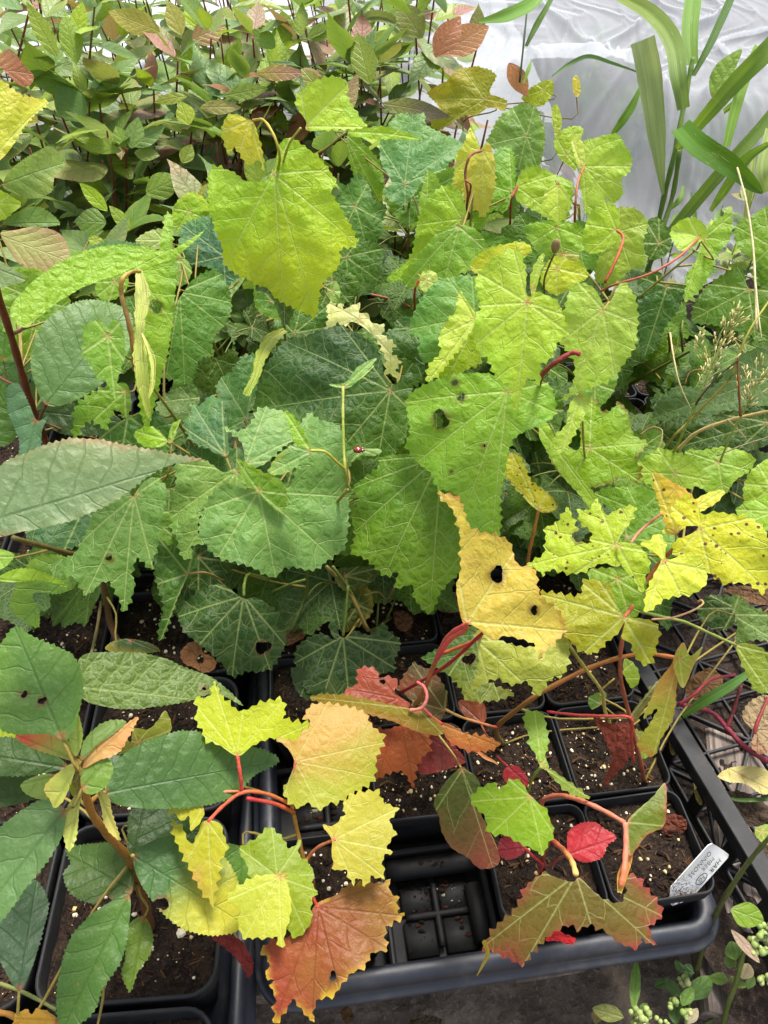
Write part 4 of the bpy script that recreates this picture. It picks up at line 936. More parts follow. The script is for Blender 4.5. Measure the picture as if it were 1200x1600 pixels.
H('g',(824,473),40,'828,464 840,455 855,462 870,470 880,490 888,520 872,535 862,560 845,570 845,600 825,590 808,642 795,600 775,590 762,560 742,540 742,500 750,480 742,440 750,420 775,400 800,388 815,395 822,425 822,455',(178,208,70),(160,200,60),'e',veins='808,640 886,518 743,538 744,478 803,392 748,425 880,492',label='large pale lime leaf, palest at its centre',bend=.8)
H('g',(832,450),40.5,'832,466 828,440 835,415 848,395 850,405 845,425 838,450',(175,205,80),None,'e')
H('g',(780,420),37,'735,420 750,395 790,380 820,378 830,395 790,410 760,430',(198,205,45),(170,195,40),'e',tam=1.3)
H('g',(870,420),36,'845,430 860,405 890,395 905,405 920,430 900,445 870,460 850,450',(190,205,50),(160,185,50),'e')
H('g',(742,495),31,'742,500 752,465 740,430 700,430 680,440 655,470 638,512 655,530 655,555 680,572 700,560 725,520',(118,168,78),(100,155,80),'e',veins='640,512 700,432 682,568 738,432')
H('g',(742,500),34,'718,455 730,470 744,498 728,530 705,560 690,580 668,597 670,570 688,550 685,525 700,500 712,485',(192,214,90),(170,200,70),'e',veins='670,594 718,458 688,525')
H('g',(744,502),32.5,'744,505 753,560 735,575 700,592 686,582 712,545',(158,186,25),None,'e',pet=False)
H('g',(665,438),33,'660,425 680,425 684,445 668,458 656,448',(190,212,120),None,'e')
H('g',(792,612),31,'800,600 775,588 735,583 700,588 640,610 635,640 640,670 633,690 650,715 672,735 685,760 715,770 725,800 735,825 770,835 785,822 783,780 790,740 800,690 820,675 845,665 868,645 865,610 850,595 820,596',(140,184,55),(122,172,55),'k',veins='770,834 650,715 640,622 862,640 845,600 725,800',holes=[(688,654,13),(711,598,4.5),(721,620,6),(757,695,2),(706,734,2)],label='large green leaf with a round hole')
H('g',(690,712),25,'690,700 650,708 595,710 588,730 550,755 560,780 545,800 552,830 545,860 570,870 600,895 620,890 615,915 645,912 645,930 672,955 690,920 720,890 725,850 730,800 728,750 715,712',(112,152,30),(95,140,30),'n',veins='672,952 546,830 600,893 552,757 726,862 592,716',mode='base',label='large mid-green leaf pointing down')
H('g',(610,610),26,'616,600 630,588 642,582 645,600 640,640 635,680 618,708 590,714 555,720 520,720 470,690 430,680 400,660 393,635 400,600 410,570 430,545 445,525 480,520 530,505 548,512 575,530 595,555 600,585',(54,96,58),(80,120,40),'h',veins='395,632 447,527 535,506 592,712 520,718 642,640',mode='side',label='widest leaf, dark blue-green',bend=.8)
H('g',(560,520),24,'600,520 640,510 650,560 640,620 625,600 615,560 590,540',(70,112,50),None,'h')
H('g',(640,520),23,'620,500 660,500 665,540 660,590 640,600 620,560',(62,105,50),None,'h')
H('g',(560,500),30,'512,532 503,515 511,500 507,472 515,464 523,475 533,470 538,481 562,473 561,488 575,490 580,503 601,508 597,520 617,534 608,543 624,556 615,565 625,592 611,577 599,572 600,556 590,532 572,514 550,502 538,510 526,503 518,512',(236,234,186),(214,222,140),'h',veins='515,470 622,560',pet=False,tam=1.2,label='curled cream edge of the widest leaf',mode='noise',bend=4)
strap([(446,515,27.5),(425,528,28),(409,555,28),(398,590,27.5),(384,617,27)],[12,30,26,16,16],(200,210,110),(170,195,60),'h',jag=.3,crease=.15,mat=M_GRAPE)
H('g',(404,767),25,'425,745 450,758 462,735 462,700 468,665 488,636 497,650 525,665 540,690 545,735 548,775 545,820 540,855 520,870 490,890 450,885 430,902 400,890 370,880 340,870 320,850 310,830 320,790 350,757 392,765',(118,162,88),(105,148,88),'m',veins='520,868 432,900 342,868 325,792 544,775 490,640',label='broad grey-green leaf',bend=.6)
H('g',(404,767),25.6,'370,720 388,725 410,738 432,748 448,770 447,790 440,803 420,788 405,770 385,755',(102,146,34),(130,165,40),'m',veins='440,800 372,722 446,772',pet=False,n=(.3,-.3,.1),label='bright folded lobe',bend=-2)
H('g',(370,735),22,'275,720 310,717 330,725 350,738 372,730 402,738 410,765 370,775 330,790 315,800 310,830 322,850 300,852 300,870 285,872 275,840 262,810 270,780 275,745',(135,172,95),(118,160,90),'m',veins='285,870 264,808 277,723 370,772')
H('g',(384,724),26,'349,667 375,672 395,655 400,640 415,633 445,640 457,662 458,685 440,700 420,720 402,730 385,728 380,700 370,682',(125,166,108),(140,178,110),'t',veins='415,635 457,685 352,668 420,720')
H('g',(485,704),30,'443,640 458,648 470,668 487,704 470,702 460,690 450,662',(132,176,34),None,'l',pet=False,fold=.2)
H('g',(485,706),30,'486,705 455,697 430,715 420,740 440,742 462,730',(112,158,96),(190,200,90),'l',pet=False)
H('g',(538,604),32,'513,600 540,597 560,572 588,556 577,575 562,592 545,606 530,606',(128,172,100),None,'l',pet=False,tam=.4)
H('g',(566,702),26.5,'540,708 560,700 595,702 588,712 562,712 548,722',(110,150,80),None,'l')
H('g',(352,711),22,'290,620 305,628 325,613 345,622 352,650 356,680 356,712 335,708 325,700 300,690 288,668 287,655 298,640',(86,132,94),(100,148,90),'t',veins='300,628 346,624 290,668')
H('g',(385,655),21,'345,585 362,578 378,558 400,553 410,565 402,610 388,640 375,668 357,672 353,645 340,622 338,600',(96,148,86),(85,130,80),'t',veins='348,590 402,560 360,668')
H('g',(370,760),19,'290,695 330,700 370,700 400,705 395,740 340,745 310,720',(80,125,70),None,'t')
H('g',(460,720),22,'420,735 450,720 470,745 462,775 440,790 415,770',(66,106,48),None,'m')
H('g',(281,456),28,'288,455 300,438 320,425 342,421 358,450 363,480 350,510 337,520 328,552 310,565 300,597 280,600 272,590 255,582 265,550 267,510 273,478',(100,150,66),(88,135,60),'i',veins='290,598 350,508 346,426 262,575 362,470')
H('g',(350,400),25,'285,350 320,335 350,350 378,400 375,430 352,445 330,420 295,412 278,400 280,370',(76,126,104),(90,140,90),'i')
H('g',(295,330),28,'270,325 300,300 325,318 328,345 300,345 275,362',(150,190,50),(170,200,60),'i')
H('g',(300,480),23,'310,560 340,555 365,540 370,510 350,500 380,580 370,620 330,610 300,600',(78,110,42),None,'i')
H('g',(330,620),20,'245,625 265,610 300,600 312,625 300,650 290,690 250,700 240,670',(108,138,84),(90,125,70),'t',mode='noise')
H('g',(214,425),35,'262,322 272,345 270,380 275,430 270,500 265,540 255,580 245,620 232,668 222,640 215,600 210,540 212,480 212,440 225,410 245,400 252,370',(148,188,52),(125,172,55),'j',veins='234,664 262,330 268,500 215,600',holes=[(244,478,10)],label='tall lime leaf curled at its left edge')
strap([(217,422,36.5),(222,460,37),(218,510,36.5),(219,560,35.5),(224,605,34),(233,652,32)],[14,34,20,30,26,6],(212,222,150),(196,214,110),'j',jag=.3,crease=.3,mat=M_GRAPE)
strap([(222,520,37),(238,560,36),(238,600,35),(232,622,34.5)],[4,12,10,4],(220,228,150),(200,215,110),'j',jag=.2,crease=.3,mat=M_GRAPE)
H('g',(168,525),37.5,'170,515 164,505 152,500 140,505 130,515 130,535 128,555 140,570 150,590 165,597 180,624 183,600 192,570 196,550 193,520 186,503 174,502',(128,174,70),(112,160,60),'j',veins='180,622 130,552 192,560 150,503 186,506',label='small upright leaf with drawn-out tip',fold=.2)
H('g',(195,612),29,'110,688 112,660 118,635 150,610 195,598 205,630 197,655 180,640 165,672 150,660 140,655 128,665 120,680',(116,158,34),(100,145,35),'j',tam=1.6)
H('g',(200,650),24,'150,690 185,660 235,640 260,660 270,700 230,712 190,708',(72,120,50),None,'j')
H('g',(262,688),25,'210,672 240,668 262,690 240,700 215,690',(150,192,40),None,'u')
H('g',(268,690),25.4,'262,690 268,665 282,655 278,668 270,690',(130,172,35),None,'u')
H('g',(210,775),24,'75,875 110,865 130,835 150,790 170,765 192,760 210,776 222,755 245,745 263,770 255,800 250,840 240,870 235,887 215,870 205,895 210,912 190,952 182,930 165,905 135,927 110,900 80,897',(110,152,78),(98,140,68),'u',veins='190,948 80,882 237,882 135,922 247,748',holes=[(170,871,4.5)],label='chewed matt green leaf')
H('g',(130,795),19,'40,830 90,800 150,785 190,790 170,830 100,858 60,850',(78,124,86),(70,112,70),'u')
H('g',(225,800),20,'230,790 262,800 275,840 262,850 245,830',(110,150,60),None,'u')
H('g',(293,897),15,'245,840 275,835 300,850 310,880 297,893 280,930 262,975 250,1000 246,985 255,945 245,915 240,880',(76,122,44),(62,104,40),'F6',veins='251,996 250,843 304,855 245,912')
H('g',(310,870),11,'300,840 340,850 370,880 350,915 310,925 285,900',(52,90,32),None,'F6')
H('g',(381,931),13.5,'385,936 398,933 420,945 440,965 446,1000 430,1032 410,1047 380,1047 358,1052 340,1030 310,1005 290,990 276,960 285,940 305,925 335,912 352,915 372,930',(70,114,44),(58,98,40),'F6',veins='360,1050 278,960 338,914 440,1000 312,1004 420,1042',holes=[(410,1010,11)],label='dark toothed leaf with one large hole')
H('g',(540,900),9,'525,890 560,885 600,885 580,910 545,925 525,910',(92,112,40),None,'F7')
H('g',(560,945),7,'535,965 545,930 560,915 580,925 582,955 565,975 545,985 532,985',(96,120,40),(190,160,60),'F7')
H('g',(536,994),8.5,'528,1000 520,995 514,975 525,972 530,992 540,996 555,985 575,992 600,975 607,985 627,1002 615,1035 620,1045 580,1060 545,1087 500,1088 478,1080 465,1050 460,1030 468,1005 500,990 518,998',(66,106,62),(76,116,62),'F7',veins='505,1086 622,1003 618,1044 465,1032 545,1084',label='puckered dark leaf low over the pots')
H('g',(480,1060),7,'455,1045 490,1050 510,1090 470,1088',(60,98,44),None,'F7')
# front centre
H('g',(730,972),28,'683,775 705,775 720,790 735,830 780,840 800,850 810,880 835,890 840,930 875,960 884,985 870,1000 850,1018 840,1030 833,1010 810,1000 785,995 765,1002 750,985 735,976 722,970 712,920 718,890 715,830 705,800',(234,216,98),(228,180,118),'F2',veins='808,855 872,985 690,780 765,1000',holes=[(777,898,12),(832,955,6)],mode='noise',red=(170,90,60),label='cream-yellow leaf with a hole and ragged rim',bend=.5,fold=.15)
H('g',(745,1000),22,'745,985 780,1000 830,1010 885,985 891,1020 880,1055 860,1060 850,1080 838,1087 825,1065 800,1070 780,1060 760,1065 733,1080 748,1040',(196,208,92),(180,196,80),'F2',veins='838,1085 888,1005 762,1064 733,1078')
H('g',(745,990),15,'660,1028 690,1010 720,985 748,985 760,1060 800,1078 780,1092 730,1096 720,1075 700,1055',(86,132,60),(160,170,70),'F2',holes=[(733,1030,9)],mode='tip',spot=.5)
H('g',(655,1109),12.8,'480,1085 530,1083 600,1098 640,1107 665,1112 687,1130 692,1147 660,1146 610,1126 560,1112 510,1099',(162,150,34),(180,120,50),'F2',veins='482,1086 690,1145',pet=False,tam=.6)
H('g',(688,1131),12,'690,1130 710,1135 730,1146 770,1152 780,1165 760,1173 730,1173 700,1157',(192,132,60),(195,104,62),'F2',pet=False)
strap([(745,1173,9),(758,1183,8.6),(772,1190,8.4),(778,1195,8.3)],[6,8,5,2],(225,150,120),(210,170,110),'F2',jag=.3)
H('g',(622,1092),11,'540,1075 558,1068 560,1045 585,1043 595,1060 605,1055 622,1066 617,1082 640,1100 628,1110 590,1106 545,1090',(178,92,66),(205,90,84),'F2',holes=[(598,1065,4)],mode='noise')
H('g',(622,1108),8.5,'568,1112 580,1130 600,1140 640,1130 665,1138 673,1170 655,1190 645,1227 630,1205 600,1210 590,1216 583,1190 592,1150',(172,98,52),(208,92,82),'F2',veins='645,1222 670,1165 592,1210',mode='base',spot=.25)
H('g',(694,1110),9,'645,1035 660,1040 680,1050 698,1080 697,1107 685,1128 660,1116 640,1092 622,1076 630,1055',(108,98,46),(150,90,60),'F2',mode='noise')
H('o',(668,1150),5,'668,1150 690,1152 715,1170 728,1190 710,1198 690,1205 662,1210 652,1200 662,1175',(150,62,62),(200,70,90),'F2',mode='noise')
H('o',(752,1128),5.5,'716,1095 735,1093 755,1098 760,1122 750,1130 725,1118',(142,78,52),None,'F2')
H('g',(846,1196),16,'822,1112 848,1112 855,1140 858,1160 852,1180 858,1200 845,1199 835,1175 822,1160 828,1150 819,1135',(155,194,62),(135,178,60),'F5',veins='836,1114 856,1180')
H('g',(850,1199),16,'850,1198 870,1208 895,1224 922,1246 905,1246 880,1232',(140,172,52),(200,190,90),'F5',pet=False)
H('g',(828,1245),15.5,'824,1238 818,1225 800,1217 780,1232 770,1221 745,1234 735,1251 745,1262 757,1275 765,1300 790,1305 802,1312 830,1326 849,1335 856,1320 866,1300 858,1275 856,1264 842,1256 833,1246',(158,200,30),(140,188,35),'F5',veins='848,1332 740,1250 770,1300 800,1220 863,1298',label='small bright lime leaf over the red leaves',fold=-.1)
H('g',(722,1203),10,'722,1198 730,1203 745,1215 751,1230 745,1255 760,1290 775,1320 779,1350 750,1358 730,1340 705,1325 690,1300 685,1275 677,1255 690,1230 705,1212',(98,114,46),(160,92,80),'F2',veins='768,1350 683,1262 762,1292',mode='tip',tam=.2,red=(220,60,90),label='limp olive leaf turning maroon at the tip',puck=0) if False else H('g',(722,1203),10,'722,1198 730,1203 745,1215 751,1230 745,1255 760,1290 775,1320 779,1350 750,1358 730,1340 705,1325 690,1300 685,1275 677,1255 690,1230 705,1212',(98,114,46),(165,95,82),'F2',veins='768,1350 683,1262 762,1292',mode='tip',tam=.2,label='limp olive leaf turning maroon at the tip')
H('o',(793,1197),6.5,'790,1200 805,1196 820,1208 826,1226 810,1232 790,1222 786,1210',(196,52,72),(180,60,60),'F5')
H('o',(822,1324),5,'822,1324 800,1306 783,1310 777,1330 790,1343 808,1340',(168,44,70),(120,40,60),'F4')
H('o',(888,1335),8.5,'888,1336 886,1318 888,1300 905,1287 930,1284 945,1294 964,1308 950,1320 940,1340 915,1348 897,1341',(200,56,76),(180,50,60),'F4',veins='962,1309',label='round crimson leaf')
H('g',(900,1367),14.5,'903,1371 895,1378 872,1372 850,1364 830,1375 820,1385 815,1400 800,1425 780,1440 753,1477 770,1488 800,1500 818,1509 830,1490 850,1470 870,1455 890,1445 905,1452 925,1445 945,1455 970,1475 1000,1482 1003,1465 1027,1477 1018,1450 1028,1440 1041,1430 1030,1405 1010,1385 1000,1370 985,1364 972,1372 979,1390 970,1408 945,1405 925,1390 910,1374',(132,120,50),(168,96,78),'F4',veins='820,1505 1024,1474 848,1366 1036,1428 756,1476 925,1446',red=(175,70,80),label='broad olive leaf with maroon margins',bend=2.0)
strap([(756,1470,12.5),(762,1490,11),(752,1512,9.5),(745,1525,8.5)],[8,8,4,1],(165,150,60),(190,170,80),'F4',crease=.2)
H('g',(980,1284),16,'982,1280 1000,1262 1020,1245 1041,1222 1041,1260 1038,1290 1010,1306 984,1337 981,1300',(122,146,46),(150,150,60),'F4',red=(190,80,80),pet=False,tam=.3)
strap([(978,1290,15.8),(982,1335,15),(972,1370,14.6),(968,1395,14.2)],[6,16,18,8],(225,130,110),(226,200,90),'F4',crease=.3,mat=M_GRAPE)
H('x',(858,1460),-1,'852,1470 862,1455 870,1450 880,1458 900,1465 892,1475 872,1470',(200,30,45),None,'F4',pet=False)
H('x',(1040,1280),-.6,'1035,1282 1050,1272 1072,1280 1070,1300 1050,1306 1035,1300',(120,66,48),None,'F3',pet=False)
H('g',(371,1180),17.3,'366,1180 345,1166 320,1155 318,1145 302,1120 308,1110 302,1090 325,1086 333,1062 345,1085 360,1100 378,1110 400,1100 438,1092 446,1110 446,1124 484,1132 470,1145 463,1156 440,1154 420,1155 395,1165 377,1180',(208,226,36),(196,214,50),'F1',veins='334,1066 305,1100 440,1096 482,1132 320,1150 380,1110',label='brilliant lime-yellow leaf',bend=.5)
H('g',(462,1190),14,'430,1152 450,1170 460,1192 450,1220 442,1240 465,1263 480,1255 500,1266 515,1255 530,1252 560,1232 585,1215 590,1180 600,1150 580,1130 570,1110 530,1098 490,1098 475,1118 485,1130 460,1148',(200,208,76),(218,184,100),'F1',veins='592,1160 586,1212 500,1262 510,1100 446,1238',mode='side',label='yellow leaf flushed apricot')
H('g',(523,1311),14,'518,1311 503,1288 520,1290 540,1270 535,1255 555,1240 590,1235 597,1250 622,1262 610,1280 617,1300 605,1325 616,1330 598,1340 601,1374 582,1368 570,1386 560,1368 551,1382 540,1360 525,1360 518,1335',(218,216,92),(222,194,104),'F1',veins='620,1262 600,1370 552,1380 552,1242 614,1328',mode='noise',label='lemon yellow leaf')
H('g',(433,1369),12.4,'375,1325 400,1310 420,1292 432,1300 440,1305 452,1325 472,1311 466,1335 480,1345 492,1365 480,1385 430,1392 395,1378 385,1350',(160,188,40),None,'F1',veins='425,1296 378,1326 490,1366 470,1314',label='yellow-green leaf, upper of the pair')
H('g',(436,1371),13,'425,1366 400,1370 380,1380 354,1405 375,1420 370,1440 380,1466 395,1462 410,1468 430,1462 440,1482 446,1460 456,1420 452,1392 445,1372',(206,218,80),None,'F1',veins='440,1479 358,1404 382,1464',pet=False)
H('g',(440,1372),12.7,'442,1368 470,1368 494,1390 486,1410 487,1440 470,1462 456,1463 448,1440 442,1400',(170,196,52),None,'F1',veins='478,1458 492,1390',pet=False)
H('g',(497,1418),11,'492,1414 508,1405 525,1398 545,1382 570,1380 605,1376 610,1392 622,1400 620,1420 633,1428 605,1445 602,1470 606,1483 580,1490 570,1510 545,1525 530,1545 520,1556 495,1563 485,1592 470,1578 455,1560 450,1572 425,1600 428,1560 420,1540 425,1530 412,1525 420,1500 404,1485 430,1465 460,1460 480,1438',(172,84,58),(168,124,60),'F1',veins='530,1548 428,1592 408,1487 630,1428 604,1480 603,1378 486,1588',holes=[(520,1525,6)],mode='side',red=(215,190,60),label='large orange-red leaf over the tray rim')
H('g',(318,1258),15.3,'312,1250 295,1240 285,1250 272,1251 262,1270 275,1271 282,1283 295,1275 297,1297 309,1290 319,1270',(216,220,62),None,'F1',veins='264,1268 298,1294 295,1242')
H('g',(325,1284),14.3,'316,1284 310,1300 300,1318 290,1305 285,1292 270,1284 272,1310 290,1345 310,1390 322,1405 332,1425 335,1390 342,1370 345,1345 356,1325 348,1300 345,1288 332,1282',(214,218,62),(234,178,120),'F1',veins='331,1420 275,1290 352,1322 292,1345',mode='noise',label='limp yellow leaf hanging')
# right hand side
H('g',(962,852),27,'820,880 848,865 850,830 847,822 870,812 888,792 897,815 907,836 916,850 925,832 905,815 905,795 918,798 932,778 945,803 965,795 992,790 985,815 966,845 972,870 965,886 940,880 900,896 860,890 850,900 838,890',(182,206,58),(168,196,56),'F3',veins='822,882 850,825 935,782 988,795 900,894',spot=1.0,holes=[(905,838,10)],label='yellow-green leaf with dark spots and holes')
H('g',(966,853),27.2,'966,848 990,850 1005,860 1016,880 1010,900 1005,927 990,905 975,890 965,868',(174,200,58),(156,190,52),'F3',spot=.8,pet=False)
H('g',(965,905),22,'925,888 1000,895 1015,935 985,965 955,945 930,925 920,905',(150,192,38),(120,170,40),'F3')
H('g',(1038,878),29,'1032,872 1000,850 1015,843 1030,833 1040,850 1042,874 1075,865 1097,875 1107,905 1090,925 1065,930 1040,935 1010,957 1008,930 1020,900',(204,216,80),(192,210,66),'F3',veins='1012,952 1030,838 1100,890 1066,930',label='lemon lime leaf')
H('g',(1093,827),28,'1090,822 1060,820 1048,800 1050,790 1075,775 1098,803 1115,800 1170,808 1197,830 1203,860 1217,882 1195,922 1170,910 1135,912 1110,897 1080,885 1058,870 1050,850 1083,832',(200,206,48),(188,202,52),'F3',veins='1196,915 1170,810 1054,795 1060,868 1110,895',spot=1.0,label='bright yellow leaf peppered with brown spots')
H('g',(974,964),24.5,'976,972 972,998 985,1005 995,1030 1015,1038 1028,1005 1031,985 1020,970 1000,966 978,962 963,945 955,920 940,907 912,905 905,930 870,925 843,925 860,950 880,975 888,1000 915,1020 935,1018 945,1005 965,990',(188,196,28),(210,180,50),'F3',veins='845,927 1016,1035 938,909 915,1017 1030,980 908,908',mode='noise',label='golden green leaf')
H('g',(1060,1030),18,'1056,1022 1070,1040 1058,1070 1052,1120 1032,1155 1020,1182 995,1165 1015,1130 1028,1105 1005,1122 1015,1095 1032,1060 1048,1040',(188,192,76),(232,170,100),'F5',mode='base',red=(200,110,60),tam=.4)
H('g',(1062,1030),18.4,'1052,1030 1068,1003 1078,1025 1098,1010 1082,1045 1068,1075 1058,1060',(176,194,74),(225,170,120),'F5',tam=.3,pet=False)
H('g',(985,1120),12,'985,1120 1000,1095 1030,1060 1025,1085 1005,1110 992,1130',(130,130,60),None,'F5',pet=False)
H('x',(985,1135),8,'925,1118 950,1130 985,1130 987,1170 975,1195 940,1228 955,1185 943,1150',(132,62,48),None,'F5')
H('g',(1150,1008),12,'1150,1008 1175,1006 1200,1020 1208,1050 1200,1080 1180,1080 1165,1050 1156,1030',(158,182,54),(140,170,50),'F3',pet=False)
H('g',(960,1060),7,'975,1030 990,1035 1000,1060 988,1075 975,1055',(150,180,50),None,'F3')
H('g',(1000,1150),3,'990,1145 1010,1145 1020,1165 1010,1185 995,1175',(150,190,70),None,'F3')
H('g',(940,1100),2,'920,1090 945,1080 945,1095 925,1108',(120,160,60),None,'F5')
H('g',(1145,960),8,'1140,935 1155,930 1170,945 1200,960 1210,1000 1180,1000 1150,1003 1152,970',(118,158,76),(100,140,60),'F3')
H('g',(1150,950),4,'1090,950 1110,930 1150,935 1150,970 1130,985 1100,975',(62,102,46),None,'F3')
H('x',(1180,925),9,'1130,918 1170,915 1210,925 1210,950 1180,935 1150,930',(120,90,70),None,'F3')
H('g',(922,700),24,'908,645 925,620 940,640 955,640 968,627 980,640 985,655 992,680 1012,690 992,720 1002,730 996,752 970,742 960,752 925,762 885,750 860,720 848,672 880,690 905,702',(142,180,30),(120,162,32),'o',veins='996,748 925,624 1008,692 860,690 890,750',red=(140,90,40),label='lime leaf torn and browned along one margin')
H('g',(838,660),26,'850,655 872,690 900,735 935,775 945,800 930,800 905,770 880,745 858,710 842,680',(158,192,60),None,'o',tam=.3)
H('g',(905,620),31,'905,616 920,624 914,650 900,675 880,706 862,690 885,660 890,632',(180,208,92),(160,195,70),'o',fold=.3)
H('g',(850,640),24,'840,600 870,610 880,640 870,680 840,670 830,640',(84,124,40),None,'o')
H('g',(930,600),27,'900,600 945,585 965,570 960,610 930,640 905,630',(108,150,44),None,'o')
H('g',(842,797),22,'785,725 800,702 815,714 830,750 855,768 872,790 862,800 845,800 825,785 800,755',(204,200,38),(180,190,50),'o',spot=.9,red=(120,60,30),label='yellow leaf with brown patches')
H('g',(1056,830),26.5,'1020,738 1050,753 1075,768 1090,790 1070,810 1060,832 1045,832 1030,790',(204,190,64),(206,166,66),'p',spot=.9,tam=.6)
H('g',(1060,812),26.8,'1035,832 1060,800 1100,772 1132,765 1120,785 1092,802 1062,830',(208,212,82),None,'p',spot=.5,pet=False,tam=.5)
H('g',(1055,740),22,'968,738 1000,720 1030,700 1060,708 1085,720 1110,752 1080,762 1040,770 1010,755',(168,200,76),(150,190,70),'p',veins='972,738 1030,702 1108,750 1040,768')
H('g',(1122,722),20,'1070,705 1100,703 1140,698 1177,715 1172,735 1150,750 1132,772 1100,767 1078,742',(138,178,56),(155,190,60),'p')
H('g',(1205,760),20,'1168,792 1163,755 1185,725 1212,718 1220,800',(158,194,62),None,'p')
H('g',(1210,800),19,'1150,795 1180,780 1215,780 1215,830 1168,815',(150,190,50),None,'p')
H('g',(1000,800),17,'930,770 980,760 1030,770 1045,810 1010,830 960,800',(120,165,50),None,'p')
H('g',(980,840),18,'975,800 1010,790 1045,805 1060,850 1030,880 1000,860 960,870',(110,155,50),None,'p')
H('g',(1205,590),22,'1018,650 1030,620 1060,600 1110,606 1150,560 1180,545 1218,538 1220,640 1150,642 1100,652 1060,655',(112,144,100),(96,132,88),'q',veins='1022,648 1060,602 1150,562',bend=.5)
H('g',(1200,660),19,'1005,708 1030,655 1100,640 1200,635 1218,660 1200,695 1150,705 1100,700 1050,712',(62,98,34),(52,84,30),'q')
H('g',(1170,452),29,'1145,420 1160,418 1168,447 1185,452 1215,438 1222,520 1180,522 1145,517 1110,507 1080,500 1090,465 1112,440',(94,136,42),(76,118,38),'q',veins='1082,498 1112,442 1180,520 1215,455')
H('g',(1042,448),26,'1000,430 1030,425 1042,442 1065,446 1072,452 1060,482 1040,512 1025,547 1003,553 998,520 995,480',(64,114,46),(54,98,42),'r',veins='1010,550 1000,432 1068,452')
H('g',(1100,372),34,'1142,333 1142,370 1122,400 1097,450 1068,472 1075,430 1090,400 1097,372 1118,345',(150,190,62),(130,176,60),'r',veins='1070,468 1140,338',bend=.3)
H('g',(1092,371),35.3,'1050,355 1075,342 1097,350 1104,368 1085,385 1062,397 1050,378',(172,204,72),(150,190,50),'r',fold=.3)
H('g',(1205,385),30,'1150,352 1175,335 1195,322 1220,325 1220,420 1185,442 1180,410 1152,388',(126,168,46),(110,155,45),'r')
H('g',(1205,440),27,'1190,400 1220,400 1220,450 1190,450 1175,430',(95,145,45),None,'r')
H('g',(1030,380),27,'1010,345 1030,340 1050,370 1040,400 1015,405 1005,380',(80,120,40),None,'r')
H('g',(850,140),30,'815,152 838,132 862,125 862,150 840,167',(158,175,22),None,'s')
H('g',(900,145),30,'895,122 903,118 908,140 902,152 896,145',(190,180,50),None,'s',tam=.3)
H('g',(868,205),30,'862,170 872,165 878,195 868,215',(160,180,40),None,'s',tam=.3)
H('g',(705,480),27,'640,560 660,580 650,600 625,590 620,560',(80,120,45),None,'k')
H('g',(520,455),30,'512,450 525,440 532,455 528,470 515,468',(150,190,110),None,'h',tam=.3)
H('g',(425,470),27,'400,440 430,445 465,470 455,495 430,500 400,480',(96,146,60),(130,170,50),'g')
H('g',(460,520),22,'430,490 470,480 510,480 510,510 470,520 440,530',(86,130,60),None,'h')
for s_ in STROKES:
    key, path, r, a_, b_ = s_; tube('stalk', [P(*p) for p in path], r / 1000 * .9, r / 1000, a_, b_, M_STEM, PL[key]['root'], 8, 6)

# ------------------------------------------------------------------ the leaves of the shrubs on the left
H('u',(46,505),40,'40,512 20,500 17,480 35,455 70,425 120,397 170,384 220,386 265,392 320,361 272,403 220,419 150,441 100,466 60,496',(140,180,44),(125,170,45),'A',mat=M_OVATEU,veins='320,363',bend=-.3,n=(0,0,.2),ck=1.3,label='long lime underside curving over the others')
H('o',(105,405),40.5,'105,408 150,382 185,375 225,380 245,390 170,386 120,400',(116,158,112),None,'A',pet=False)
H('o',(72,632),28,'75,634 55,602 48,560 57,520 80,488 120,463 165,459 202,478 206,520 190,570 160,600 120,625',(108,146,92),(120,158,90),'A',veins='205,462',label='large rounded matt green leaf')
H('o',(-28,818),44,'-35,760 0,728 40,708 100,688 150,686 200,697 260,706 319,713 270,723 230,745 190,775 130,806 60,826 -35,836',(122,150,112),(136,156,116),'A',veins='318,713',red=(190,140,120),holes=[],label='long grey-green leaf with pinkish serrate margin and a scar',bend=.6)
H('o',(56,657),30,'10,610 28,600 45,630 58,657 75,650 66,672 62,702 50,732 28,727 30,690 15,650',(102,142,108),(90,130,100),'A',veins='38,728')
H('o',(30,560),16,'-10,560 30,520 60,540 50,590 20,600 -10,600',(80,120,60),None,'A')
H('o',(5,560),20,'-20,480 10,470 30,500 40,540 20,560 -10,560',(100,150,44),None,'A')
H('o',(120,650),15,'60,640 110,630 160,640 190,660 150,680 90,676',(62,92,36),None,'A')
H('o',(20,650),18,'-10,600 20,610 30,650 20,690 -15,690',(86,130,40),None,'A')
H('o',(-5,905),20,'-5,906 0,900 30,888 70,894 103,914 60,905 20,910',(158,196,62),None,'C',veins='102,913',pet=False)
H('o',(122,885),16,'118,880 80,866 45,880 13,940 25,962 58,980 60,952 50,930 62,925 90,928 118,915',(112,152,66),(130,165,60),'C',veins='40,965',holes=[])
H('o',(-5,870),21,'-5,860 15,862 22,870 0,890',(150,190,80),None,'C')
H('u',(127,1074),20,'125,1074 120,1045 133,1022 190,1018 250,1024 290,1040 330,1053 362,1076 382,1099 340,1080 300,1092 260,1101 200,1108 150,1101 128,1090',(102,132,62),(90,118,56),'C',mat=M_OVATEU,veins='381,1098',label='leaf showing its veined underside',holes=[(320,1073,3)],pet=False)
H('o',(205,1000),8,'165,1015 175,1003 200,998 235,1005 248,1018 200,1022',(76,104,50),(170,160,60),'C')
H('o',(95,1150),32,'25,980 60,998 110,1020 130,1060 126,1100 108,1155 75,1147 20,1147 -5,1130 -5,1060 0,1010 10,995',(98,140,72),(110,150,70),'B',veins='24,982',label='big flat green leaf with a nibbled side',holes=[(38,1085,5),(66,1095,6)])
